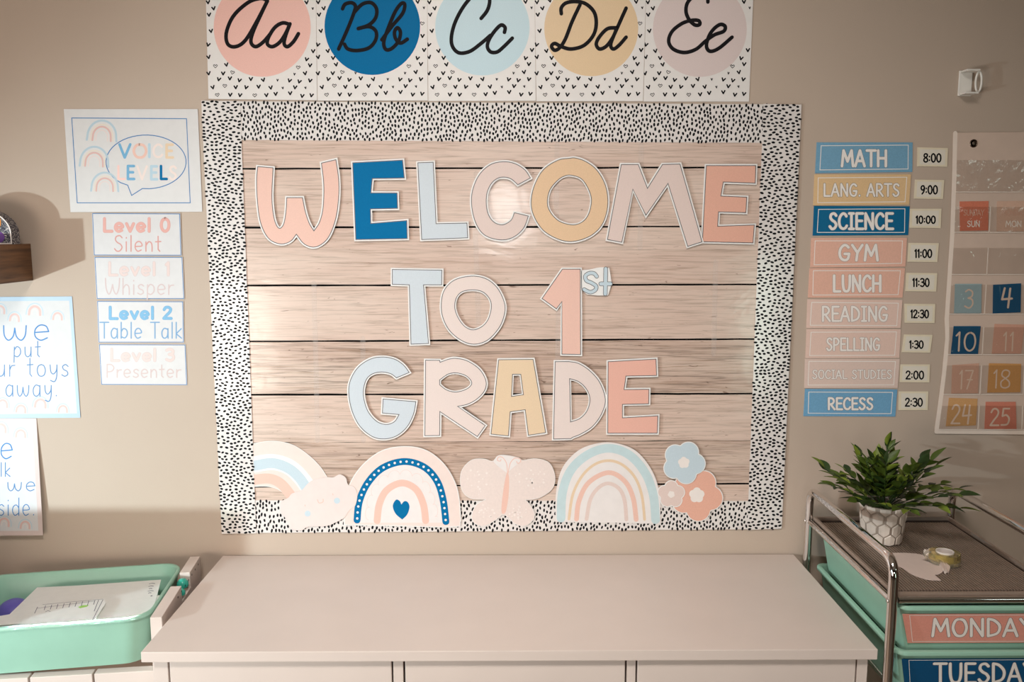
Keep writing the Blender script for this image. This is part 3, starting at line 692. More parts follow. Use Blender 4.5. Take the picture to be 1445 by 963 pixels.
for ch, x0, x1, y0, y1, mt in [('V',810,888,308,397,MIDB),('O',905,998,308,397,PINK),('i_',1008,1022,308,393,VICE),('C',1040,1105,308,395,VBLUSH),('E',1128,1175,310,397,SANDP),
    ('L',800,850,455,543,VPINK),('E',865,912,455,543,MIDB),('V',932,1000,457,545,VBLUSH),('E',1024,1068,457,545,VICE),('L',1090,1135,455,543,BLUE),('S',1150,1200,457,545,VBLUSH)]:
    a = cr(*V1, [(x0, y0), (x1, y1)])
    lettering(pl, textlines([ch], a[0][0], a[1][0], a[0][1], a[1][1]), 3.6 if mt not in (VBLUSH, VPINK) else 3.0, 1.8e-4, mt, t)
# four level cards
LV = (3.706, 120, 290)
lv = [([(36,40),(498,42),(505,263),(45,262)], ['L','e','v','e','l',' ','0'], 'Silent', (90,450,62,143), (152,400,158,240), TXTP, mat('rosy_ink_2', (204, 146, 138), .5, var=0), 'pink Level 0 Silent', 3.5),
 ([(48,270),(510,270),(520,490),(60,490)], ['L','e','v','e','l',' ','1'], 'Whisper', (117,450,292,372), (105,465,382,466), TXTG, mat('mauve_ink', (200, 178, 176), .5, var=0), 'faint pink Level 1 Whisper', 3.3),
 ([(62,500),(514,502),(518,718),(70,718)], ['L','e','v','e','l',' ','2'], 'Table Talk', (120,460,525,600), (78,508,612,695), MIDB, mat('blue_ink_soft', (112,152,190), .5, var=0), 'blue Level 2 Table Talk', 3.5),
 ([(72,727),(526,728),(535,941),(84,939)], ['L','e','v','e','l',' ','3'], 'Presenter', (128,472,745,820), (112,503,832,900), TXTG, mat('mauve_ink_soft', (200, 178, 174), .5, var=0), 'faint blush Level 3 Presenter', 3.3)]
for i, (c, t1, t2, b1, b2, m1, m2, lab, wd) in enumerate(lv):
    pl = wallp(-.0022+.0003*i); q = Quad(*cr(*LV, c))
    t = thing('level_card', 'small white card reading %s, hung below the voice poster' % lab, 'card', centroid3(pl, pxs(pl, q.pts())), 'voice level cards')
    plate('card_sheet', pl, [pxs(pl, q.pts())], -.0006, 0, mat('level_card_paper', (204, 200, 199), .4, var=.02), t)
    ribbons('edge_line', pl, [pxs(pl, q.pts(.008, .012))], .9*PXM, 8e-5, INKB, t, True)
    a = cr(*LV, [(b1[0], b1[2]), (b1[1], b1[3])]); b = cr(*LV, [(b2[0], b2[2]), (b2[1], b2[3])])
    for wl in words(t1, a[0][0]+2, a[1][0]-2, a[0][1]+2, a[1][1]-2, .14): lettering(pl, wl, wd, 1.6e-4, m1, t, out=m2, opx=.8)
    for wl in words(t2, b[0][0], b[1][0], b[0][1], b[1][1], .12): lettering(pl, wl, 1.7, 1.6e-4, m2, t)
# reminder posters cut by the left edge of the photo
T1 = (5.35, 0, 415)
pl = wallp(-.0014)
q = Quad((-32, 419.5), (101.5, 418.5), (113.5, 589.8), (-22, 591))
t = thing('poster', 'pale blue bordered poster reading put our toys away', 'poster', centroid3(pl, pxs(pl, q.pts())), 'reminder posters at the left')
plate('poster_sheet', pl, [pxs(pl, q.pts())], -.0006, 0, mat('poster_blue_edge', (166, 186, 204), .4, var=.02), t)
plate('white_field', pl, [pxs(pl, q.pts(.032, .035))], 6e-5, 6e-5, WHITE, t)
for cx, cy, r, rot in ((-2,130,52,.1),(110,190,50,.1),(262,140,62,.05),(435,180,48,.05),(20,840,50,.1),(158,880,50,.1),(305,840,58,.08),(475,880,46,.05)):
    mini_rainbow(pl, t, cx/5.35, cy/5.35+415, r/5.35, rot, 1, 9e-5)
def tl(K, txt, x0, x1, xt, base):   # xt: top of the x-height
    a = cr(*K, [(x0, base-(base-xt)/.61), (x1, base)]); return textlines(txt, a[0][0], a[1][0], a[0][1], a[1][1], gap=.16)
lettering(pl, tl(T1, ['w', 'E_'], 18, 378, 238, 350), 1.7, 1.4e-4, INKB2, t)
lettering(pl, tl(T1, 'put', 100, 310, 400, 475), 1.3, 1.4e-4, INKB, t)
a_ = cr(*T1, [(-120, 622-(622-535)/.61), (520, 622)])
for wl in words('our toys', a_[0][0], a_[1][0], a_[0][1], a_[1][1], .16): lettering(pl, wl, 1.3, 1.4e-4, INKB, t)
lettering(pl, tl(T1, 'away.', 40, 435, 690, 773), 1.3, 1.4e-4, INKB, t)
T2 = (5.2, 0, 580)
# this one hangs loose: its lower edge stands a little off the wall
o_ = P3(0, 592, -.0012); th = math.radians(3.0)
pl = Plane(o_, (1, 0, 0), (0, math.sin(th), math.cos(th)), (0, -math.cos(th), math.sin(th)))
q = Quad((-84, 592), (51.3, 591), (60.8, 755.8), (-76, 757))
t = thing('poster', 'pale pink bordered poster ending in side, its bottom corner lifting', 'poster', centroid3(pl, pxs(pl, q.pts())), 'reminder posters at the left')
plate('poster_sheet', pl, [pxs(pl, q.pts())], -.0005, 0, mat('poster_pink_edge', (204, 182, 176), .4, var=.02), t)
plate('white_field', pl, [pxs(pl, q.pts(.045, .04))], 6e-5, 6e-5, WHITE, t)
for cx, cy, r, rot in ((5,140,55,.1),(152,180,50,.05),(30,830,52,.1),(185,850,48,.05),(-150,160,50,0),(-130,840,50,0)):
    mini_rainbow(pl, t, cx/5.2, cy/5.2+580, r/5.2, rot, 1, 9e-5)
lettering(pl, tl(T2, ['w', 'E_'], -180, 98, 243, 352), 1.7, 1.4e-4, INKB2, t)
lettering(pl, tl(T2, 'talk', -120, 78, 420, 482), 1.3, 1.4e-4, INKB, t)
lettering(pl, tl(T2, ['w', 'E_'], 52, 262, 525, 588), 1.3, 1.4e-4, INKB, t)
lettering(pl, tl(T2, 'inside.', -125, 255, 690, 768), 1.3, 1.4e-4, INKB, t)

# ================================================================== schedule cards and times
C7 = (4.377, 1120, 180); C8 = (4.377, 1120, 390)
SCH = mat('schedule_peach', (228, 178, 158), .45, var=.04, scale=400); SCP = mat('schedule_blush', (226, 194, 180), .45, var=.03, scale=400)
SCQ = mat('schedule_pale', (220, 194, 182), .45, var=.03, scale=400)
sched = [
 ('MATH', C7, [(142,92),(735,92),(733,275),(132,283)], (292,578,138,243), mat('schedule_blue', (116,162,190), .45, var=.06, scale=400), 'mid blue card reading MATH'),
 ('LANG. ARTS', C7, [(128,290),(725,290),(713,478),(120,482)], (182,656,345,428), mat('schedule_tan', (222,186,140), .45, var=.04, scale=400), 'tan card reading LANG. ARTS'),
 ('SCIENCE', C7, [(125,485),(717,487),(708,665),(117,668)], (216,617,527,631), mat('schedule_deep', (0,98,140), .45, var=.05, scale=400), 'deep blue card reading SCIENCE'),
 ('GYM', C7, [(108,682),(700,682),(690,860),(102,865)], (276,524,722,825), SCH, 'peach pink card reading GYM'),
 ('LUNCH', C8, [(98,-50),(688,-50),(672,133),(88,133)], (241,543,-8,98), SCH, 'peach pink card reading LUNCH'),
 ('READING', C8, [(85,142),(672,147),(660,320),(78,321)], (172,584,184,281), SCP, 'pale peach card reading READING'),
 ('SPELLING', C8, [(80,326),(662,328),(652,505),(72,507)], (199,536,379,462), SCP, 'pale peach card reading SPELLING'),
 ('SOCIAL STUDIES', C8, [(70,510),(655,512),(642,690),(65,691)], (112,609,576,637), SCQ, 'palest blush card reading SOCIAL STUDIES'),
 ('RECESS', C8, [(70,696),(640,700),(628,868),(60,865)], (209,493,749,827), mat('schedule_blue2', (112,162,196), .45, var=.06, scale=400), 'mid blue card reading RECESS'),
]
INKW = mat('cream_ink', (238, 230, 224), .5, var=0)
for i, (txt, K, c, b, mt, lab) in enumerate(sched):
    pl = wallp(-.0012-.0004*(i % 2)); q = Quad(*cr(*K, c))
    t = thing('schedule_card', lab+' in the timetable', 'card', centroid3(pl, pxs(pl, q.pts())), 'subject cards of the timetable')
    plate('card_sheet', pl, [pxs(pl, q.pts())], -.0008, 0, mt, t)
    r = random.Random(i); fr = [(x+r.uniform(-.7, .7), yy+r.uniform(-.7, .7)) for x, yy in q.pts(.045, .1)]
    ribbons('frame_line', pl, [pxs(pl, fr)], .95*PXM, 8e-5, INKW, t, True)
    a = cr(*K, [(b[0], b[2]), (b[1], b[3])]); wd = {'SOCIAL STUDIES': 1.7, 'LANG. ARTS': 2.6, 'SPELLING': 2.7, 'READING': 3.1, 'RECESS': 3.1}.get(txt, 3.8)
    deep = i in (0, 2, 8)
    for wl in words(txt, a[0][0]+1, a[1][0]-1, a[0][1]+1, a[1][1]-1, .13):
        lettering(pl, wl, wd, 1.5e-4, INKW, t, out=(GREY if i < 3 or i == 8 else GREYL), opx=.9)
times = [
 ('8:00', C7, [(765,122),(953,127),(948,243),(763,240)], (799,913,160,216)), ('9:00', C7, [(750,322),(930,325),(922,442),(743,440)], (782,891,357,413)),
 ('10:00', C7, [(718,502),(913,502),(908,622),(715,620)], (752,878,545,595)), ('11:00', C7, [(710,713),(897,715),(887,832),(703,830)], (745,856,752,806)),
 ('11:30', C8, [(697,-21),(887,-19),(880,95),(690,93)], (732,840,12,66)), ('12:30', C8, [(685,170),(875,172),(870,290),(685,288)], (720,836,207,260)),
 ('1:30', C8, [(682,360),(858,362),(843,473),(668,470)], (712,803,397,448)), ('2:00', C8, [(660,545),(842,545),(838,657),(655,655)], (690,806,584,638)),
 ('2:30', C8, [(650,712),(832,712),(828,828),(648,828)], (686,798,752,806))]
names_ = ['MATH', 'LANG. ARTS', 'SCIENCE', 'GYM', 'LUNCH', 'READING', 'SPELLING', 'SOCIAL STUDIES', 'RECESS']
for i, (txt, K, c, b) in enumerate(times):
    pl = wallp(-.0014); q = Quad(*cr(*K, c))
    t = thing('time_card', 'small cream card reading %s, right of the %s card' % (txt, names_[i]), 'card', centroid3(pl, pxs(pl, q.pts())), 'time cards of the timetable')
    plate('card_sheet', pl, [pxs(pl, q.pts())], -.0009, 0, CREAM, t)
    plate('white_field', pl, [pxs(pl, q.pts(.08, .1))], 7e-5, 7e-5, mat('time_field', (224, 214, 200), .5, var=.02), t)
    a = cr(*K, [(b[0], b[2]), (b[1], b[3])])
    lettering(pl, textlines(txt, a[0][0]+.6, a[1][0]-.6, a[0][1]+.6, a[1][1]-.6, gap=.1), 2.1, 1.4e-4, BLACK, t)

# ================================================================== pocket chart
PB = (3.852, 1310, 380); PA = (3.0074, 1310, 80)
CH = mat('chart_vinyl', (208, 184, 168), .45, var=.03, scale=30)
CHE = mat('chart_edging', (236, 218, 204), .45, var=.02)
pl = wallp(-.003)
edge = [(1345, 187.5), (1343.5, 260), (1341, 330), (1336.5, 400), (1333, 450), (1334, 478), (1329, 530), (1322.5, 580), (1318.5, 606), (1322, 612.5), (1380, 613), (1660, 616), (1680, 180), (1445, 186.3)]
chart = thing('pocket_chart', 'cream vinyl pocket chart with rows of clear pockets, cut by the right edge', 'pocket chart', centroid3(pl, pxs(pl, edge)))
plate('chart_sheet', pl, [pxs(pl, edge)], -.001, 0, CH, chart)
def strip_line(name, pts, wpx, h, mt, parent): return ribbons(name, pl, [pxs(pl, pts)], wpx*PXM, h, mt, parent)
strip_line('edging', [(1348, 188), (1346.3, 260), (1343.8, 330), (1339.3, 400), (1336, 450), (1337, 478), (1332, 530), (1325.4, 580), (1321.4, 609.5), (1380, 609.8), (1660, 613)], 6, 5e-5, CHE, chart)
def clear_mat():
    m = bpy.data.materials.new('clear_vinyl'); m.use_nodes = True; nt = m.node_tree; nt.nodes.clear(); N = nt.nodes.new
    o = N('ShaderNodeOutputMaterial'); mx = N('ShaderNodeMixShader'); tr = N('ShaderNodeBsdfTransparent'); gl = N('ShaderNodeBsdfGlossy')
    tr.inputs[0].default_value = (.92, .91, .90, 1)
    gl.inputs['Roughness'].default_value = .12
    g = N('ShaderNodeNewGeometry'); n = N('ShaderNodeTexNoise'); n.inputs['Scale'].default_value = 28; n.inputs['Distortion'].default_value = 1.2
    nt.links.new(g.outputs['Position'], n.inputs['Vector']); b = N('ShaderNodeBump'); b.inputs['Strength'].default_value = .8; b.inputs['Distance'].default_value = .003
    nt.links.new(n.outputs['Fac'], b.inputs['Height']); nt.links.new(b.outputs['Normal'], gl.inputs['Normal'])
    mx.inputs[0].default_value = .075; nt.links.new(tr.outputs[0], mx.inputs[1]); nt.links.new(gl.outputs[0], mx.inputs[2]); nt.links.new(mx.outputs[0], o.inputs[0]); return m
CLEAR = clear_mat()
SEAM = mat('welded_seam', (238, 226, 214), .25, var=0)
rows = [(271, 226), (328, 292), (387.3, 350), (443.3, 402), (500.5, 462), (556.8, 516), (606.3, 573)]
def leftx(y_): 
    pts = [(1350,187),(1348.5,260),(1346,330),(1341.5,400),(1338.5,450),(1338.8,478),(1334,530),(1327.5,580),(1324,606)]
    for a, b in zip(pts, pts[1:]):
        ya, yb = a[1], b[1]
        if y_ <= yb: return a[0]+(b[0]-a[0])*(y_-ya)/(yb-ya)
    return pts[-1][0]
def colx(k, y_):   # seam between column k-1 and k
    x1 = 1398-(y_-300)*.057; return x1+(k-1)*(57+(y_-300)*.016)
plp = wallp(-.0056)
for r, (yb, yt) in enumerate(rows):
    if r == 0:
        cs = [[(leftx(yt)+1, yt), (1640, yt), (1640, yb), (leftx(yb)+1, yb)]]
    else:
        cs = []
        for k in range(5):
            xa = leftx if k == 0 else (lambda y_, k=k: colx(k, y_)); xb = lambda y_, k=k: colx(k+1, y_)
            cs.append([(xa(yt)+.8, yt), (xb(yt)-.8, yt), (xb(yb)-.8, yb), (xa(yb)+.8, yb)])
    for c in cs:
        o = plate('clear_pocket', plp, [pxs(plp, c)], 0, 0, CLEAR, chart)
        rib = MB(); ribbon_geo(rib, plp, pxs(plp, [c[3], c[2]]), .9*PXM, 4e-5)
        if r: ribbon_geo(rib, plp, pxs(plp, [c[1], c[2]]), .8*PXM, 4e-5)
        link('welded_edge', mesh(rib.v, rib.f), o, SEAM)
cards = [
 (PA, [(133,615),(256,613),(254,738),(134,740)], ['S','U','N'], mat('card_coral', (210, 122, 96), .5, var=.06, scale=400), 'coral red SUN', (165,218,698,722), 1.2),
 (PA, [(292,614),(425,612),(425,742),(290,742)], ['M','O','N'], mat('card_pale', (214,176,154), .5, var=.04, scale=400), 'pale tan MON', (328,395,698,722), 1.2),
 (PB, [(145,80),(290,80),(288,240),(140,240)], '3', mat('card_ice', (158, 178, 182), .5, var=.04, scale=400), 'grey blue number three, above the navy ten,', (190,245,108,215), 2.2),
 (PB, [(352,85),(505,77),(502,235),(350,241)], '4', mat('card_navy', (20,80,116), .5, var=.04, scale=400), 'navy blue number four, upper of the two navy', (390,460,100,212), 3.0),
 (PB, [(138,310),(285,310),(270,462),(122,462)], '10', MATS['card_navy'], 'navy blue number ten, in the left column,', (140,262,340,448), 2.6),
 (PB, [(360,298),(522,302),(505,460),(345,460)], '11', mat('card_peach', (212, 160, 138), .5, var=.04, scale=400), 'peach number eleven, right beside the navy ten,', (398,468,340,448), 2.0),
 (PB, [(130,522),(275,512),(270,675),(125,677)], '17', mat('card_peach2', (208, 162, 140), .5, var=.04, scale=400), 'peach number seventeen, below the navy ten,', (160,245,548,655), 2.0),
 (PB, [(330,512),(505,515),(500,670),(320,672)], '18', mat('card_gold', (206,150,92), .5, var=.05, scale=400), 'golden tan number eighteen, in the second column,', (345,448,545,650), 2.0),
 (PB, [(112,700),(268,705),(258,850),(95,855)], '24', mat('card_gold2', (206,156,104), .5, var=.05, scale=400), 'golden tan number twenty-four, bottom left,', (118,238,735,845), 2.6),
 (PB, [(312,722),(475,722),(480,872),(305,872)], '25', mat('card_coral2', (208, 128, 106), .5, var=.05, scale=400), 'coral number twenty-five, bottom row,', (330,445,755,855), 2.6)]
plcard = wallp(-.0042)
for K, c, txt, mt, lab, b, wd in cards:
    q = Quad(*cr(*K, c)); t = thing('calendar_card', 'square %s card in a chart pocket' % lab, 'card', centroid3(plcard, pxs(plcard, q.pts())), 'calendar cards in the pocket chart')
    plate('card_sheet', plcard, [pxs(plcard, q.pts())], -.0005, 0, mt, t)
    a = cr(*K, [(b[0], b[2]), (b[1], b[3])])
    if len(txt) == 3:
        lettering(plcard, textlines(txt, a[0][0], a[1][0], a[0][1], a[1][1]), wd, 1e-4, SEAM, t)
        lettering(plcard, textlines({'S': 'SUNDAY', 'M': 'MONDAY'}[txt[0]], a[0][0]-5, a[1][0]+6, a[0][1]-16, a[0][1]-8), .9, 1e-4, mat('dim_card_ink', (214, 168, 146), .5, var=0), t)
    else: lettering(plcard, textlines(txt, a[0][0]+1, a[1][0]-1, a[0][1]+1, a[1][1]-1, lean=.05), wd, 1e-4, mat('card_cream_ink', (224, 196, 176), .5, var=0), t)
# metal eyelet/pin in the chart's top corner
def lathe(mb, c, axis, prof, n=24):
    """prof: (radius, height) along axis"""
    ax = Vector(axis).normalized(); a = ax.orthogonal().normalized(); b = ax.cross(a); c = Vector(c); vs = []
    for r, h in prof:
        for k in range(n): an = 2*PI*k/n; vs.append(c+ax*h+(a*math.cos(an)+b*math.sin(an))*r)
    fs = []
    for i in range(len(prof)-1):
        for k in range(n): fs.append((i*n+k, i*n+(k+1) % n, (i+1)*n+(k+1) % n, (i+1)*n+k))
    mb.add(vs, fs)
c = P3(1374, 202.5, -.0032)
t = thing('push_pin', 'small round metal pin in the top corner of the pocket chart', 'pin', c)
mb = MB(); lathe(mb, c, (0, -1, 0), [(.0001, .004), (.003, .0038), (.0045, .003), (.0045, 0), (.006, 0), (.0075, .0012), (.0088, 0), (.0001, 0)], 20)
mb.build('pin_head', mat('dull_metal', (120, 104, 92), .35, metal=1, var=.1), t, smooth=True, sharp=35)
# adhesive clip above the chart
c = P3(1365, 118, 0)
t = thing('adhesive_clip', 'white plastic clip stuck on the bare wall above the pocket chart', 'clip', c)
x, z = c.x, c.z
mb = MB(); mb.box((x-.020, -.004, z-.026), (x+.008, -.0005, z+.026)); mb.build('base_plate', WHPL, t, bevel=.0012)
for s in (-1, 1):
    mb = MB(); mb.box((x-.018, -.030, z+s*.023-.0018), (x+.010, -.0042, z+s*.023+.0018)); mb.build('arm', WHPL, t, bevel=.0008)
mb = MB()
def tube(mb, pts, r, n=12, closed=False):
    pts = [Vector(p) for p in pts]; N = len(pts); up = None; rings = []
    for i in range(N):
        a = pts[i-1] if (closed or i) else pts[i]; b = pts[(i+1) % N] if (closed or i < N-1) else pts[i]
        d = (b-a).normalized()
        if up is None: up = d.orthogonal().normalized()
        up = (up-d*up.dot(d)).normalized(); sd = d.cross(up)
        rings.append([pts[i]+(up*math.cos(2*PI*k/n)+sd*math.sin(2*PI*k/n))*r for k in range(n)])
    vs = [v for g_ in rings for v in g_]; fs = []
    for i in range(N if closed else N-1):
        j = (i+1) % N
        for k in range(n): fs.append((i*n+k, i*n+(k+1) % n, j*n+(k+1) % n, j*n+k))
    if not closed: fs += [tuple(range(n))[::-1], tuple((N-1)*n+k for k in range(n))]
    mb.add(vs, fs)
tube(mb, [(x+.013+.0062*math.cos(a), -.020, z+.0205*math.sin(a)) for a in [2*PI*k/28 for k in range(28)]], .0022, 8, True)
mb.build('loop', WHPL, t, smooth=True)

# ================================================================== dark shelf block with ornament, far left
WD = bpy.data.materials.new('dark_stained_wood'); WD.use_nodes = True
nt = WD.node_tree; b = nt.nodes['Principled BSDF']; g = nt.nodes.new('ShaderNodeNewGeometry'); mp = nt.nodes.new('ShaderNodeMapping'); n = nt.nodes.new('ShaderNodeTexNoise'); r = nt.nodes.new('ShaderNodeValToRGB')
mp.inputs['Scale'].default_value = (8, 8, 120); n.inputs['Scale'].default_value = 1; n.inputs['Detail'].default_value = 6
r.color_ramp.elements[0].position = .3; r.color_ramp.elements[0].color = lin((66, 40, 22))+(1,); r.color_ramp.elements[1].position = .7; r.color_ramp.elements[1].color = lin((128, 86, 52))+(1,)
nt.links.new(g.outputs['Position'], mp.inputs[0]); nt.links.new(mp.outputs[0], n.inputs['Vector']); nt.links.new(n.outputs['Fac'], r.inputs[0]); nt.links.new(r.outputs[0], b.inputs['Base Color']); b.inputs['Roughness'].default_value = .5
a0 = P3(43, 344, -.002); a1 = P3(46, 396, -.002)
mb = MB(); mb.box((a0.x-.45, -.13, a1.z), (a0.x, -.001, a0.z))
o = mb.build('wall_shelf', WD, None, bevel=.001, origin=(a0.x-.1, -.06, a1.z)); o['label'] = 'dark brown thick wooden wall shelf at the left edge'; o['category'] = 'shelf'
# arched black and white patterned ornament standing on it
def swirl():
    m = bpy.data.materials.new('black_white_swirls'); m.use_nodes = True; nt = m.node_tree; b = nt.nodes['Principled BSDF']
    g = nt.nodes.new('ShaderNodeNewGeometry'); v = nt.nodes.new('ShaderNodeTexNoise'); v.inputs['Scale'].default_value = 110; v.inputs['Distortion'].default_value = 2.5; v.inputs['Detail'].default_value = 1
    r = nt.nodes.new('ShaderNodeValToRGB'); r.color_ramp.interpolation = 'CONSTANT'
    r.color_ramp.elements[0].position = 0; r.color_ramp.elements[0].color = (.008, .006, .02, 1); r.color_ramp.elements[1].position = .482; r.color_ramp.elements[1].color = (.65, .58, .54, 1)
    e = r.color_ramp.elements.new(.528); e.color = (.01, .008, .025, 1)
    nt.links.new(g.outputs['Position'], v.inputs['Vector']); nt.links.new(v.outputs['Fac'], r.inputs[0]); nt.links.new(r.outputs[0], b.inputs['Base Color']); b.inputs['Roughness'].default_value = .5; return m
yo = -.075; zt = a0.z; pr = P3(17, 344, yo); R_ = .075; cxo = pr.x-R_
pl = Plane((cxo, yo, zt+.0005), (1, 0, 0), (0, 0, 1), (0, -1, 0))
t = thing('arched_ornament', 'small arched ornament with black and white swirls, purple and orange patches', 'ornament', (cxo, yo, zt+.0005))
arch = [(-R_, 0), (R_, 0)]+[(R_*math.cos(a)*(1.0), .022+(.052)*math.sin(a)) for a in [PI*k/24 for k in range(25)]]
plate('body', pl, [arch], -.03, 0, swirl(), t)
plate('rim', pl, [arch, offset(arch, -.0022)], 0, .0006, OFFW, t)
plate('orange_patch', pl, [[(R_-.033+.014*math.cos(a), .045+.018*math.sin(a)) for a in [2*PI*k/18 for k in range(18)]]], 0, .001, mat('orange_glaze', (232, 160, 60), .3), t)
plate('purple_patch', pl, [[(R_-.028+.014*math.cos(a), .014+.012*math.sin(a)) for a in [2*PI*k/18 for k in range(18)]]], 0, .0008, mat('purple_glaze', (96, 44, 128), .3), t)

# ================================================================== dresser
zt = .798
xl, xr = -.6275, .656
dr = thing('dresser', 'wide white dresser with flat drawer fronts below the bulletin board', 'dresser', (.014, -.22, 0))
mb = MB(); mb.box((xl, -.444, zt-.019), (xr, -.004, zt)); mb.build('top', WHWOOD, dr, bevel=.0012)
yf = -.432; zb = zt-.0195
def fx(px_): return P3(px_, 945, yf).x
posts = [(217.5, 237), (555, 569), (884.5, 897), (1209.5, 1224)]
for k, (a, b_) in enumerate(posts):
    mb = MB(); mb.box((fx(a), yf, .03), (fx(b_), yf+.02 if k in (1, 2) else -.006, zb)); mb.build('post', WHWOOD, dr, bevel=.0008)
mb = MB(); mb.box((fx(237)+.001, -.40, .06), (fx(1209.5)-.001, -.01, zb-.001)); mb.build('carcass', DARK, dr)
fronts = [(239.8, 552.8), (571.8, 882), (899.5, 1207)]
for a, b_ in fronts:
    for z1, z0 in ((zb-.003, zb-.165), (zb-.172, zb-.40), (zb-.407, zb-.64)):
        mb = MB(); mb.box((fx(a), yf-.001, z0), (fx(b_), yf+.017, z1)); d = mb.build('drawer_front', WHWOOD, dr, bevel=.0015)
        mb = MB(); cxx = (fx(a)+fx(b_))/2; lathe(mb, (cxx, yf-.001, (z0+z1)/2), (0, -1, 0), [(.006, 0), (.006, .012), (.014, .016), (.015, .022), (.001, .025)], 18); mb.build('knob', WHWOOD, d, smooth=True, sharp=40)
mb = MB(); mb.box((fx(237)+.002, yf+.002, .03), (fx(1209.5)-.002, yf+.018, .07)); mb.build('bottom_rail', WHWOOD, dr)
for k in (0, 3):
    for yy in (yf, -.045):
        mb = MB(); mb.box((fx(posts[k][0]), yy, .0005), (fx(posts[k][0])+.03 if k == 0 else fx(posts[k][1]), yy+.03, .0299)); mb.build('foot', WHWOOD, dr)

# ================================================================== mint bins
def rrect(L, W, r, n=6):
    out = []
    for cx, cy, a0_ in ((L/2-r, W/2-r, 0), (-L/2+r, W/2-r, 90), (-L/2+r, -W/2+r, 180), (L/2-r, -W/2+r, 270)):
        for k in range(n+1): a = math.radians(a0_+90*k/n); out.append((cx+r*math.cos(a), cy+r*math.sin(a)))
    return out
def bin_mesh(c, ex, ey, L, W, H, zr, taper=.018, r=.03, rim=.009, th=.0025, tilt=0, drop=0):
    """open tray; c: centre (x, y) of the rim, zr: rim height"""
    c, ex, ey = Vector((c[0], c[1], 0)), Vector(ex), Vector(ey); loops = []
    for (l, w_, rr, z) in ((L-2*taper, W-2*taper, r, zr-H), (L-2*rim, W-2*rim, r, zr-.012), (L-2*rim, W-2*rim, r, zr-.006), (L, W, r+.005, zr-.007), (L, W, r+.005, zr-.001), (L-.002, W-.002, r+.004, zr),
                           (L-2*rim-.001, W-2*rim-.001, r, zr), (L-2*rim-2*th, W-2*rim-2*th, r, zr-.003), (L-2*taper-2*th, W-2*taper-2*th, r, zr-H+th)):
        loops.append([c+ex*x+ey*y_+Vector((0, 0, z+tilt*x-drop)) for x, y_ in rrect(l, w_, rr)])
    n = len(loops[0]); vs = [v for l in loops for v in l]; fs = []
    for i in range(len(loops)-1):
        for k in range(n): fs.append((i*n+k, i*n+(k+1) % n, (i+1)*n+(k+1) % n, (i+1)*n+k))
    fs.append(tuple(range(n))[::-1]); fs.append(tuple((len(loops)-1)*n+k for k in range(n)))
    mb = MB(); mb.add(vs, fs); return mb
# --- storage unit left of the dresser, turned a little
ang = math.radians(6.3)
ex = Vector((-math.cos(ang), -math.sin(ang), 0)); ey = Vector((math.sin(ang), -math.cos(ang), 0))   # ex: to the left, ey: to the front
B0 = Vector((-.694, -.055, 0)); L_b, W_b, zr = .408, .268, .803
unit = thing('storage_unit', 'white storage frame holding the mint bin, left of the dresser', 'storage unit', B0+ex*.2+ey*.14)
mb = MB(); 
def ob(x0, x1, y0, y1, z0, z1): m_ = MB(); m_.obox(B0, ex, ey, x0, x1, y0, y1, z0, z1); return m_
# right side panel in three lengths around the notch that shows the bin's grip
ob(-.028, -.007, -.02, .070, .02, .808).build('side_panel', WHWOOD, unit, bevel=.001)
ob(-.028, -.007, .0705, .138, .02, .775).build('side_panel', WHWOOD, unit, bevel=.001)
ob(-.028, -.007, .1385, .280, .02, .808).build('side_panel', WHWOOD, unit, bevel=.001)
ob(.455, .478, -.02, .285, .02, .812).build('side_panel', WHWOOD, unit, bevel=.001)
ob(-.004, .453, .0, .02, .60, .69).build('back_rail', WHWOOD, unit)
mb = MB()
for k in range(7): lathe(mb, B0+ex*(-.0281)+ey*(.0+k*.028)+Vector((0, 0, .797)), -ex, [(.0001, .0003), (.0022, .0003), (.0022, 0)], 10)
mb.build('peg_hole', DARK, unit)
for x0, x1 in ((-.004, .104), (.108, .218), (.222, .332), (.336, .453)):
    ob(x0, x1, .244, .264, .62, .695).build('front_rail', WHWOOD, unit, bevel=.001)
ob(-.004, .453, .02, .25, .45, .455).build('shelf_board', WHWOOD, unit)
cb_ = B0+ex*(L_b/2)+ey*(W_b/2)
bn = thing('storage_bin', 'open mint green bin full of papers, left of the dresser', 'bin', (cb_.x, cb_.y, zr-.098), 'mint green bins')
bin_mesh(cb_, ex, ey, L_b, W_b, .096, zr, rim=.0045, r=.04, taper=.014, tilt=-.026, drop=.004).build('bin_body', MINT, bn, smooth=True, sharp=50)
mb = MB(); lathe(mb, B0+ex*(-.018)+ey*.092+Vector((0, 0, .786)), (0, 0, 1), [(.0001, .018), (.006, .017), (.011, .011), (.012, .004), (.010, 0)], 18)
lathe(mb, B0+ex*(-.018)+ey*.122+Vector((0, 0, .783)), (0, 0, 1), [(.0001, .012), (.008, .011), (.0125, .006), (.012, 0)], 18)
mb.build('grip', mat('teal_plastic', (60, 170, 150), .25), bn, smooth=True)
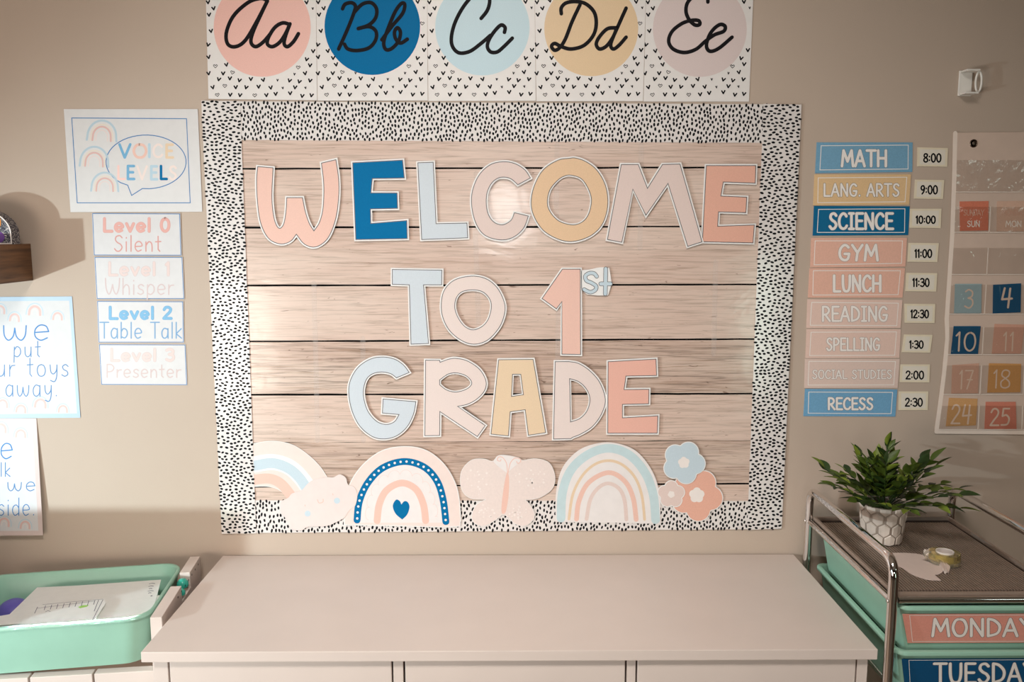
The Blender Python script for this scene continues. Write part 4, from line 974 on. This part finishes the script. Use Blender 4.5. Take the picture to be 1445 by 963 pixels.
# papers in the bin
mb = MB()
for k in range(13): mb.obox(B0, ex, ey, .05+.002*(k % 3), .285+.002*((k*2) % 5), .032+.0015*(k % 2), .232-.002*(k % 3), .7165+k*.0045, .7165+k*.0045+.0042)
o = mb.build('paper_stack', mat('bin_paper', (222, 220, 216), .5, var=.02), None, origin=B0+ex*.2+ey*.13+Vector((0, 0, .7165))); o['label'] = 'stack of white paper under the loose sheets in the mint bin'; o['category'] = 'paper'; o['kind_note'] = ''
del o['kind_note']
BP = (4.817, 0, 780)
def sheet(name, label, cat, pts, z, mt, group=None, th=.0006):
    pl = tablep(z); c = pxs(pl, cr(*BP, pts)); t = thing(name, label, cat, centroid3(pl, c, -th), group)
    plate('sheet', pl, [c], -th, 0, mt, t); return t, pl
PP = mat('bin_paper', (222, 220, 216), .5, var=.02)
sheet('paper_sheet', 'white sheet at the bottom left of the mint bin', 'paper', [(-60,442),(165,404),(160,478),(110,486),(-60,500)], .778, PP, 'papers in the mint bin')
sheet('paper_sheet', 'white sheet sticking out at the right end of the mint bin', 'paper', [(900,300),(1112,290),(1062,390),(995,452),(860,458)], .7805, PP, 'papers in the mint bin')
t, pl = sheet('paper_sheet', 'large white sheet with handwriting at its right corner in the mint bin', 'paper', [(245,245),(1095,185),(1058,330),(1005,440),(960,456),(850,462),(140,490),(175,395)], .7835, PP, 'papers in the mint bin')
mk = []
for k, (x0, x1, yy) in enumerate([(1015,1052,212),(1012,1042,230),(1015,1032,246),(1008,1042,262),(1010,1026,276),(1026,1034,296)]):
    mk.append(pxs(pl, cr(*BP, [(x0, yy+2), ((x0+x1)/2, yy-2), (x1, yy)])))
ribbons('handwriting', pl, mk, .0022, 1e-4, mat('pen_ink', (50, 50, 80), .5, var=0), t)
t, pl = sheet('notepad', 'small notepad page with a drawn grid line and green mark in the mint bin', 'notepad', [(290,352),(705,315),(718,345),(632,474),(170,492),(250,372)], .7885, PP, None, .002)
ribbons('drawn_line', pl, [pxs(pl, cr(*BP, l)) for l in ([(290,355),(700,318)], [(255,380),(640,332)], [(255,372),(235,415)], [(700,322),(612,492)], [(670,325),(640,400)], [(310,405),(325,396),(342,402)])]+[pxs(pl, cr(*BP, [(x, 392-(x-300)*.11), (x+10, 362-(x-300)*.11)])) for x in range(300, 660, 42)], .0011, 1e-4, MATS['pen_ink'], t)
plate('green_mark', pl, [pxs(pl, cr(*BP, [(530,372),(560,360),(605,358),(590,370),(545,380)]))], 1e-4, 1e-4, mat('green_felt', (150, 200, 90), .5), t)
pp = Z3(20, 862, .745)
t = thing('toy_ball', 'purple rounded object in the dark end of the mint bin', 'toy', (pp.x, pp.y, .7112))
mb = MB(); lathe(mb, (pp.x, pp.y, .7112), (0, 0, 1), [(.012, 0)]+[(.032*math.cos(a), .03+.028*math.sin(a)) for a in [math.radians(v) for v in range(-60, 86, 16)]]+[(.0005, .058)], 20)
mb.build('ball', mat('purple_plastic', (98, 88, 170), .4), t, smooth=True)

# ================================================================== chrome cart
XL, XR, YF, YBk = .672, .985, -.452, -.045
cart = thing('utility_cart', 'chrome rolling cart with ribbed metal top and mint bins, right of the dresser', 'cart', ((XL+XR)/2, (YF+YBk)/2, 0))
def rounded(pts, r, n=7):
    pts = [Vector(p) for p in pts]; out = [pts[0]]
    for i in range(1, len(pts)-1):
        a, b, c = pts[i-1], pts[i], pts[i+1]; u = (a-b).normalized(); v = (c-b).normalized(); p0 = b+u*r; p1 = b+v*r
        for k in range(n+1): t_ = k/n; out.append(p0*(1-t_)**2+b*2*t_*(1-t_)+p1*t_**2)
    out.append(pts[-1]); return out
zh = .963; zs = .897
for x in (XL, XR):
    mb = MB(); tube(mb, rounded([(x, YBk, .06), (x, YBk, zh), (x, YF, zh), (x, YF, .06)], .034, 9), .0085, 16); mb.build('side_frame', CHROME, cart, smooth=True, sharp=60)
    for z in (zs-.006, .742, .60, .46):
        mb = MB(); tube(mb, [(x, YBk-.009, z), (x, YF+.009, z)], .005 if z < .8 else .006, 10); mb.build('side_rail', CHROME, cart, smooth=True, sharp=60)
    for yy in (YF, YBk):
        mb = MB(); lathe(mb, (x-.010, yy, .03), (1, 0, 0), [(.001, 0), (.028, 0), (.0295, .003), (.0295, .017), (.028, .02), (.001, .02)], 24); mb.build('caster', DARK, cart, smooth=True, sharp=40)
        mb = MB(); lathe(mb, (x+(-.0084 if x == XL else .0084), yy, zs-.006), (-1 if x == XL else 1, 0, 0), [(.0035, 0), (.0035, .0015), (.001, .002)], 10); mb.build('bolt', CHROME, cart, smooth=True)
for z in (zs-.004, .742-.09):
    mb = MB(); tube(mb, [(XL+.009, YF, z), (XR-.009, YF, z)], .0062, 14); mb.build('front_rail', CHROME, cart, smooth=True, sharp=60)
mb = MB(); tube(mb, [(XL+.009, YBk, zs-.004), (XR-.009, YBk, zs-.004)], .0062, 12); mb.build('back_rail', CHROME, cart, smooth=True, sharp=60)
SHELF = mat('ribbed_steel', (160, 140, 126), .4, metal=.3, var=.06, scale=40)
mb = MB(); mb.box((XL+.007, YF+.007, zs-.004), (XR-.007, YBk-.007, zs-.002))
sh = mb.build('shelf_sheet', mat('shelf_sheet_steel', (58, 48, 42), .5, metal=.2), cart); mb = MB(); n = 50
for k in range(n):
    x = XL+.022+(XR-XL-.044)*k/(n-1); mb.box((x-.0017, YF+.030, zs-.0021), (x+.0017, YBk-.030, zs+.0004))
sh = mb.build('shelf_ribs', SHELF, cart); sh['kind'] = 'stuff'
mb = MB()
for (a, b_) in (((XL+.007, YF+.007), (XR-.007, YF+.012)), ((XL+.007, YBk-.012), (XR-.007, YBk-.007)), ((XL+.007, YF+.0125), (XL+.012, YBk-.0125)), ((XR-.012, YF+.0125), (XR-.007, YBk-.0125))):
    mb.box((a[0], a[1], zs-.0019), (b_[0], b_[1], zs+.006))
mb.build('shelf_lip', SHELF, cart)
ZT = zs+.0006
# bins with weekday labels
cxm = (XL+XR)/2; cym = (YF+YBk)/2
YBF = YF-.004
ztop = [P3(1300, 857, YBF).z, P3(1300, 921, YBF).z]
DAY = [('MONDAY', mat('label_coral', (222, 150, 134), .45, var=.05, scale=400), 'coral pink MONDAY', [(1273,866.6),(1700,862),(1690,908),(1280.5,907.5)], (1315, 1458, 873.5, 897.5)),
       ('TUESDAY', mat('label_navy', (8, 76, 118), .45, var=.05, scale=400), 'dark blue TUESDAY', [(1272,930),(1700,924),(1690,985),(1278,985)], (1318, 1462, 936.5, 963))]
for k in range(2):
    z = ztop[k]; H = .092 if k == 0 else .10
    W_ = (XR-XL)-.024; D_ = (YBk-YBF)-.012
    b_ = thing('storage_bin', 'mint green cart bin labelled %s' % DAY[k][0], 'bin', (cxm, YBF+D_/2, z-H), 'mint green bins')
    bin_mesh((cxm, YBF+D_/2), (1, 0, 0), (0, 1, 0), W_, D_, H, z, taper=.020, r=.016, rim=.008).build('bin_body', MINT, b_, smooth=True, sharp=50)
    # label leans with the bin's tapering front
    zt_, zb_ = z-.009, z-H+.006
    th = math.atan2(.012, H-.012)
    pl = Plane((0, YBF+.0068, z-.010), (1, 0, 0), Vector((0, -math.sin(th), math.cos(th))), (0, -math.cos(th), -math.sin(th)))
    q = Quad(*DAY[k][3]); x1 = cxm+W_/2-.022
    pts = pxs(pl, q.pts()); pts[1] = (x1, pts[0][1]); pts[2] = (x1-.006, max(pts[3][1], -(H-.016))); pts[3] = (pts[3][0], pts[2][1])
    lab = plate('label_sheet', pl, [pts], .0004, .001, DAY[k][1], b_)
    fr = [(pts[0][0]+.013, pts[0][1]-.0025), (pts[1][0]-.01, pts[1][1]-.0025), (pts[2][0]-.01, pts[2][1]+.003), (pts[3][0]+.008, pts[3][1]+.003)]
    ribbons('frame_line', pl, [fr], .0009, .0011, INKW, lab, True)
    bb = DAY[k][4]
    lettering(pl, textlines(DAY[k][0], bb[0], bb[1], bb[2], bb[3], gap=.13), 3.3, .0012, INKW, lab, out=GREY, opx=1)
    # a bright folder lying in the bin
    f = thing('folder', ('yellow green folder inside the MONDAY bin' if k == 0 else 'lime folder inside the TUESDAY bin'), 'folder', (.93, YF+.06, z-.03), 'folders in the cart bins')
    mb = MB(); zf = z-.004 if k == 0 else z-.006
    mb.box((.9268, YF+.03, z-.05), (.928, -.12, zf)); mb.box((.9285, YF+.03, zf-.0012), (.955, -.12, zf)); mb.build('folder_sheet', mat('lime_card', (196, 216, 110), .5), f)

# --- things on the cart's top
pbz = ZT
pb = Z3(1254, 771, pbz); pc = Vector((pb.x, pb.y+.034, pbz))
plant = thing('potted_plant', 'leafy green artificial plant in a white hexagon-pattern pot on the cart', 'plant', pc)
POT = mat('pot_grout', (168, 152, 140), .7, var=.08, scale=120); HEX = mat('pot_hexagons', (222, 208, 196), .55, var=.04, scale=90)
mb = MB(); Hp = .079; Rb, Rt = .0365, .0455
lathe(mb, pc, (0, 0, 1), [(.001, 0), (Rb-.003, 0), (Rb, .003), (Rt, Hp), (Rt-.004, Hp), (Rt-.006, Hp-.012), (.001, Hp-.012)], 40)
pot = mb.build('pot', POT, plant, smooth=True, sharp=40)
def potr(z): return Rb+(Rt-Rb)*z/Hp
nh = 10; hexr = .0152
hexpts = [(hexr*math.cos(a)*.86, hexr*math.sin(a)*1.02) for a in [PI/2+PI/3*k for k in range(6)]]
for row in range(4):
    zc = .010+row*.0225
    for k in range(nh):
        a0_ = 2*PI*(k+.5*(row % 2))/nh
        vs = []; 
        for sc, out_ in ((1.0, .0002), (.86, .0016), (.0, .0017)):
            for hx, hz in (hexpts if sc else [(0, 0)]):
                z = min(max(zc+hz*sc*.93, .0015), Hp-.0008); r = potr(z)+out_; a = a0_+hx*sc*.93*potr(z)/potr(zc)/potr(zc)
                vs.append((pc.x+r*math.sin(a), pc.y-r*math.cos(a), pc.z+z))
        fs = [(i, (i+1) % 6, 6+(i+1) % 6, 6+i) for i in range(6)]+[(6+i, 6+(i+1) % 6, 12) for i in range(6)]
        m_ = MB(); m_.add(vs, fs); m_.build('hexagon_panel', HEX, pot)
mb = MB(); lathe(mb, pc+Vector((0, 0, Hp-.0118)), (0, 0, 1), [(.001, .004), (Rt-.008, .0)], 20); mb.build('soil', mat('moss', (40, 50, 24), .9, var=.3, scale=300), plant)
LEAF = [mat('leaf_green', (74, 92, 30), .45, var=.25, scale=50, spec=.3), mat('leaf_dark_green', (40, 58, 22), .45, var=.25, scale=50, spec=.3), mat('leaf_light_green', (118, 134, 48), .45, var=.2, scale=50, spec=.3)]
def leaf_mesh(mt):
    n = 7; vs = []; fs = []
    for i in range(n):
        t_ = i/(n-1); wd = .22*math.sin(PI*min(1, t_**.75))**.9+.004; bend = .16*t_*t_
        vs += [(-wd, t_, -bend+wd*.35), (0, t_, -bend), (wd, t_, -bend+wd*.35)]
    for i in range(n-1):
        for k in (0, 1): a = i*3+k; fs.append((a, a+1, a+4, a+3))
    me = mesh(vs, fs, True); me.materials.append(mt); return me
LM = [leaf_mesh(m_) for m_ in LEAF]
rnd = random.Random(12); nleaf = 0
base = pc+Vector((0, 0, Hp-.008))
stems = []
for k in range(34):
    a = 2*PI*k/34*2.4+rnd.uniform(-.2, .2); ring = k/34
    el = math.radians(88-78*ring**.8+rnd.uniform(-6, 6)); ln = rnd.uniform(.105, .140)+.02*ring
    if math.sin(a) > .55: ln *= .8
    d = Vector((math.cos(a)*math.cos(el), math.sin(a)*math.cos(el)*.85, math.sin(el)))
    p0 = base+Vector((math.cos(a)*.02*ring, math.sin(a)*.02*ring, 0))
    pts = [p0+d*ln*t_+Vector((0, 0, -.02*t_*t_*(ring*1.3))) for t_ in [i/7 for i in range(8)]]
    # keep clear of the wall behind
    pts = [Vector((p.x, min(p.y, -.012), p.z)) for p in pts]
    m_ = MB(); tube(m_, pts, .0009, 5); m_.build('stem', LEAF[1], plant, smooth=True); stems.append(pts)
    for j in range(9):
        if nleaf >= 296: break
        t_ = .22+.78*j/8; i0 = min(6, int(t_*7)); p = pts[i0].lerp(pts[i0+1], t_*7-i0) if t_ < 1 else pts[-1]
        dd = (pts[i0+1]-pts[i0]).normalized(); side = dd.cross(Vector((0, 0, 1)))
        if side.length < .1: side = Vector((1, 0, 0))
        side.normalize(); s = 1 if j % 2 else -1
        ld = (dd*(.9 if j < 8 else 1.5)+side*s*(.75 if j < 8 else 0)+Vector((0, 0, rnd.uniform(-.1, .35)))+Vector([rnd.uniform(-.2, .2) for _ in range(3)])).normalized()
        L = rnd.uniform(.027, .041)
        if (p+ld*L).y > -.008: ld.y = -abs(ld.y)*.3; ld.normalize()
        o = bpy.data.objects.new('leaf', rnd.choice(LM+[LM[0]])); COL.objects.link(o); o.parent = plant
        up = (Vector((0, 0, 1))+Vector([rnd.uniform(-.5, .5) for _ in range(3)])).normalized()
        xax = ld.cross(up).normalized(); zax = xax.cross(ld)
        M = Matrix((xax, ld, zax)).transposed().to_4x4()
        o.matrix_basis = Matrix.Translation(p-pc) @ M @ Matrix.Diagonal((L*1.0, L, L, 1)); nleaf += 1
# tape roll in its clear dispenser
def clear_plastic(name, col, rough=.08):
    m = bpy.data.materials.new(name); m.use_nodes = True; b = m.node_tree.nodes['Principled BSDF']
    b.inputs['Base Color'].default_value = lin(col)+(1,); b.inputs['Transmission Weight'].default_value = .9; b.inputs['Roughness'].default_value = rough; b.inputs['IOR'].default_value = 1.3
    return m
pt = Z3(1340, 800, ZT); tc = Vector((pt.x, pt.y+.02, ZT))
t = thing('tape_dispenser', 'clear sticky tape roll lying in its small clear dispenser on the cart', 'tape dispenser', tc)
mb = MB(); lathe(mb, tc+Vector((0, 0, .0015)), (0, 0, 1), [(.0165, 0), (.0275, 0), (.0275, .019), (.0165, .019), (.0165, 0)], 36); mb.build('tape_roll', clear_plastic('yellowed_tape', (236, 222, 160), .2), t, smooth=True, sharp=40)
mb = MB(); lathe(mb, tc+Vector((0, 0, .0012)), (0, 0, 1), [(.014, 0), (.016, 0), (.016, .022), (.014, .022), (.014, 0)], 30); mb.build('core', OFFW, t, smooth=True, sharp=40)
CP = clear_plastic('clear_plastic', (238, 234, 226), .05)
mb = MB(); lathe(mb, tc, (0, 0, 1), [(.0005, 0), (.0295, 0), (.0295, .008), (.0285, .008), (.0285, .001), (.0005, .001)], 36); mb.build('shell', CP, t, smooth=True, sharp=40)
mb = MB(); tube(mb, [tc+Vector(p) for p in ((-.027, 0, .004), (-.034, -.002, .010), (-.042, -.004, .018), (-.037, -.006, .024), (-.030, -.004, .022))], .0022, 8); mb.build('cutter_arm', CP, t, smooth=True)
# white butterfly-shaped paper cut-out and a crumpled clear strip
CQ = (7.0488, 1240, 740)
pl = tablep(ZT+.0012)
c = smooth(cr(*CQ, [(120,285),(300,288,1),(450,310,1),(560,370,1),(640,430),(650,460,1),(600,498,1),(555,503),(618,560),(480,550,1),(330,500,1),(240,440,1),(165,405)]), True)
t = thing('paper_cutout', 'white leaf-shaped paper cut-out lying on the cart beside the tape', 'paper', centroid3(pl, pxs(pl, c), -.0008))
plate('sheet', pl, [pxs(pl, c)], -.0008, 0, mat('cart_paper', (226, 206, 196), .5, var=.02), t)
c = smooth(cr(*CQ, [(445,262),(530,250,1),(620,300,1),(680,380,1),(710,450,1),(650,460,1),(600,390,1),(500,320,1)]), True)
pl = tablep(ZT+.006)
t = thing('paper_scrap', 'small crumpled pale scrap against the tape on the cart', 'paper', centroid3(pl, pxs(pl, c), -.0045))
f = pxs(pl, c); vs = [pl.to3(p, .003*math.sin(i*2.1)) for i, p in enumerate(f)]; cc_ = sum(vs, Vector())/len(vs)+Vector((0, 0, .006)); k = len(vs)
vs2 = vs+[cc_]+[v-Vector((0, 0, .004)) for v in vs]
mb = MB(); mb.add(vs2, [(i, (i+1) % k, k) for i in range(k)]+[(i, k+1+i, k+1+(i+1) % k, (i+1) % k) for i in range(k)]+[tuple(k+1+i for i in range(k))[::-1]]); mb.build('scrap', mat('scrap_paper', (224, 206, 194), .4, var=.05, scale=200), t)
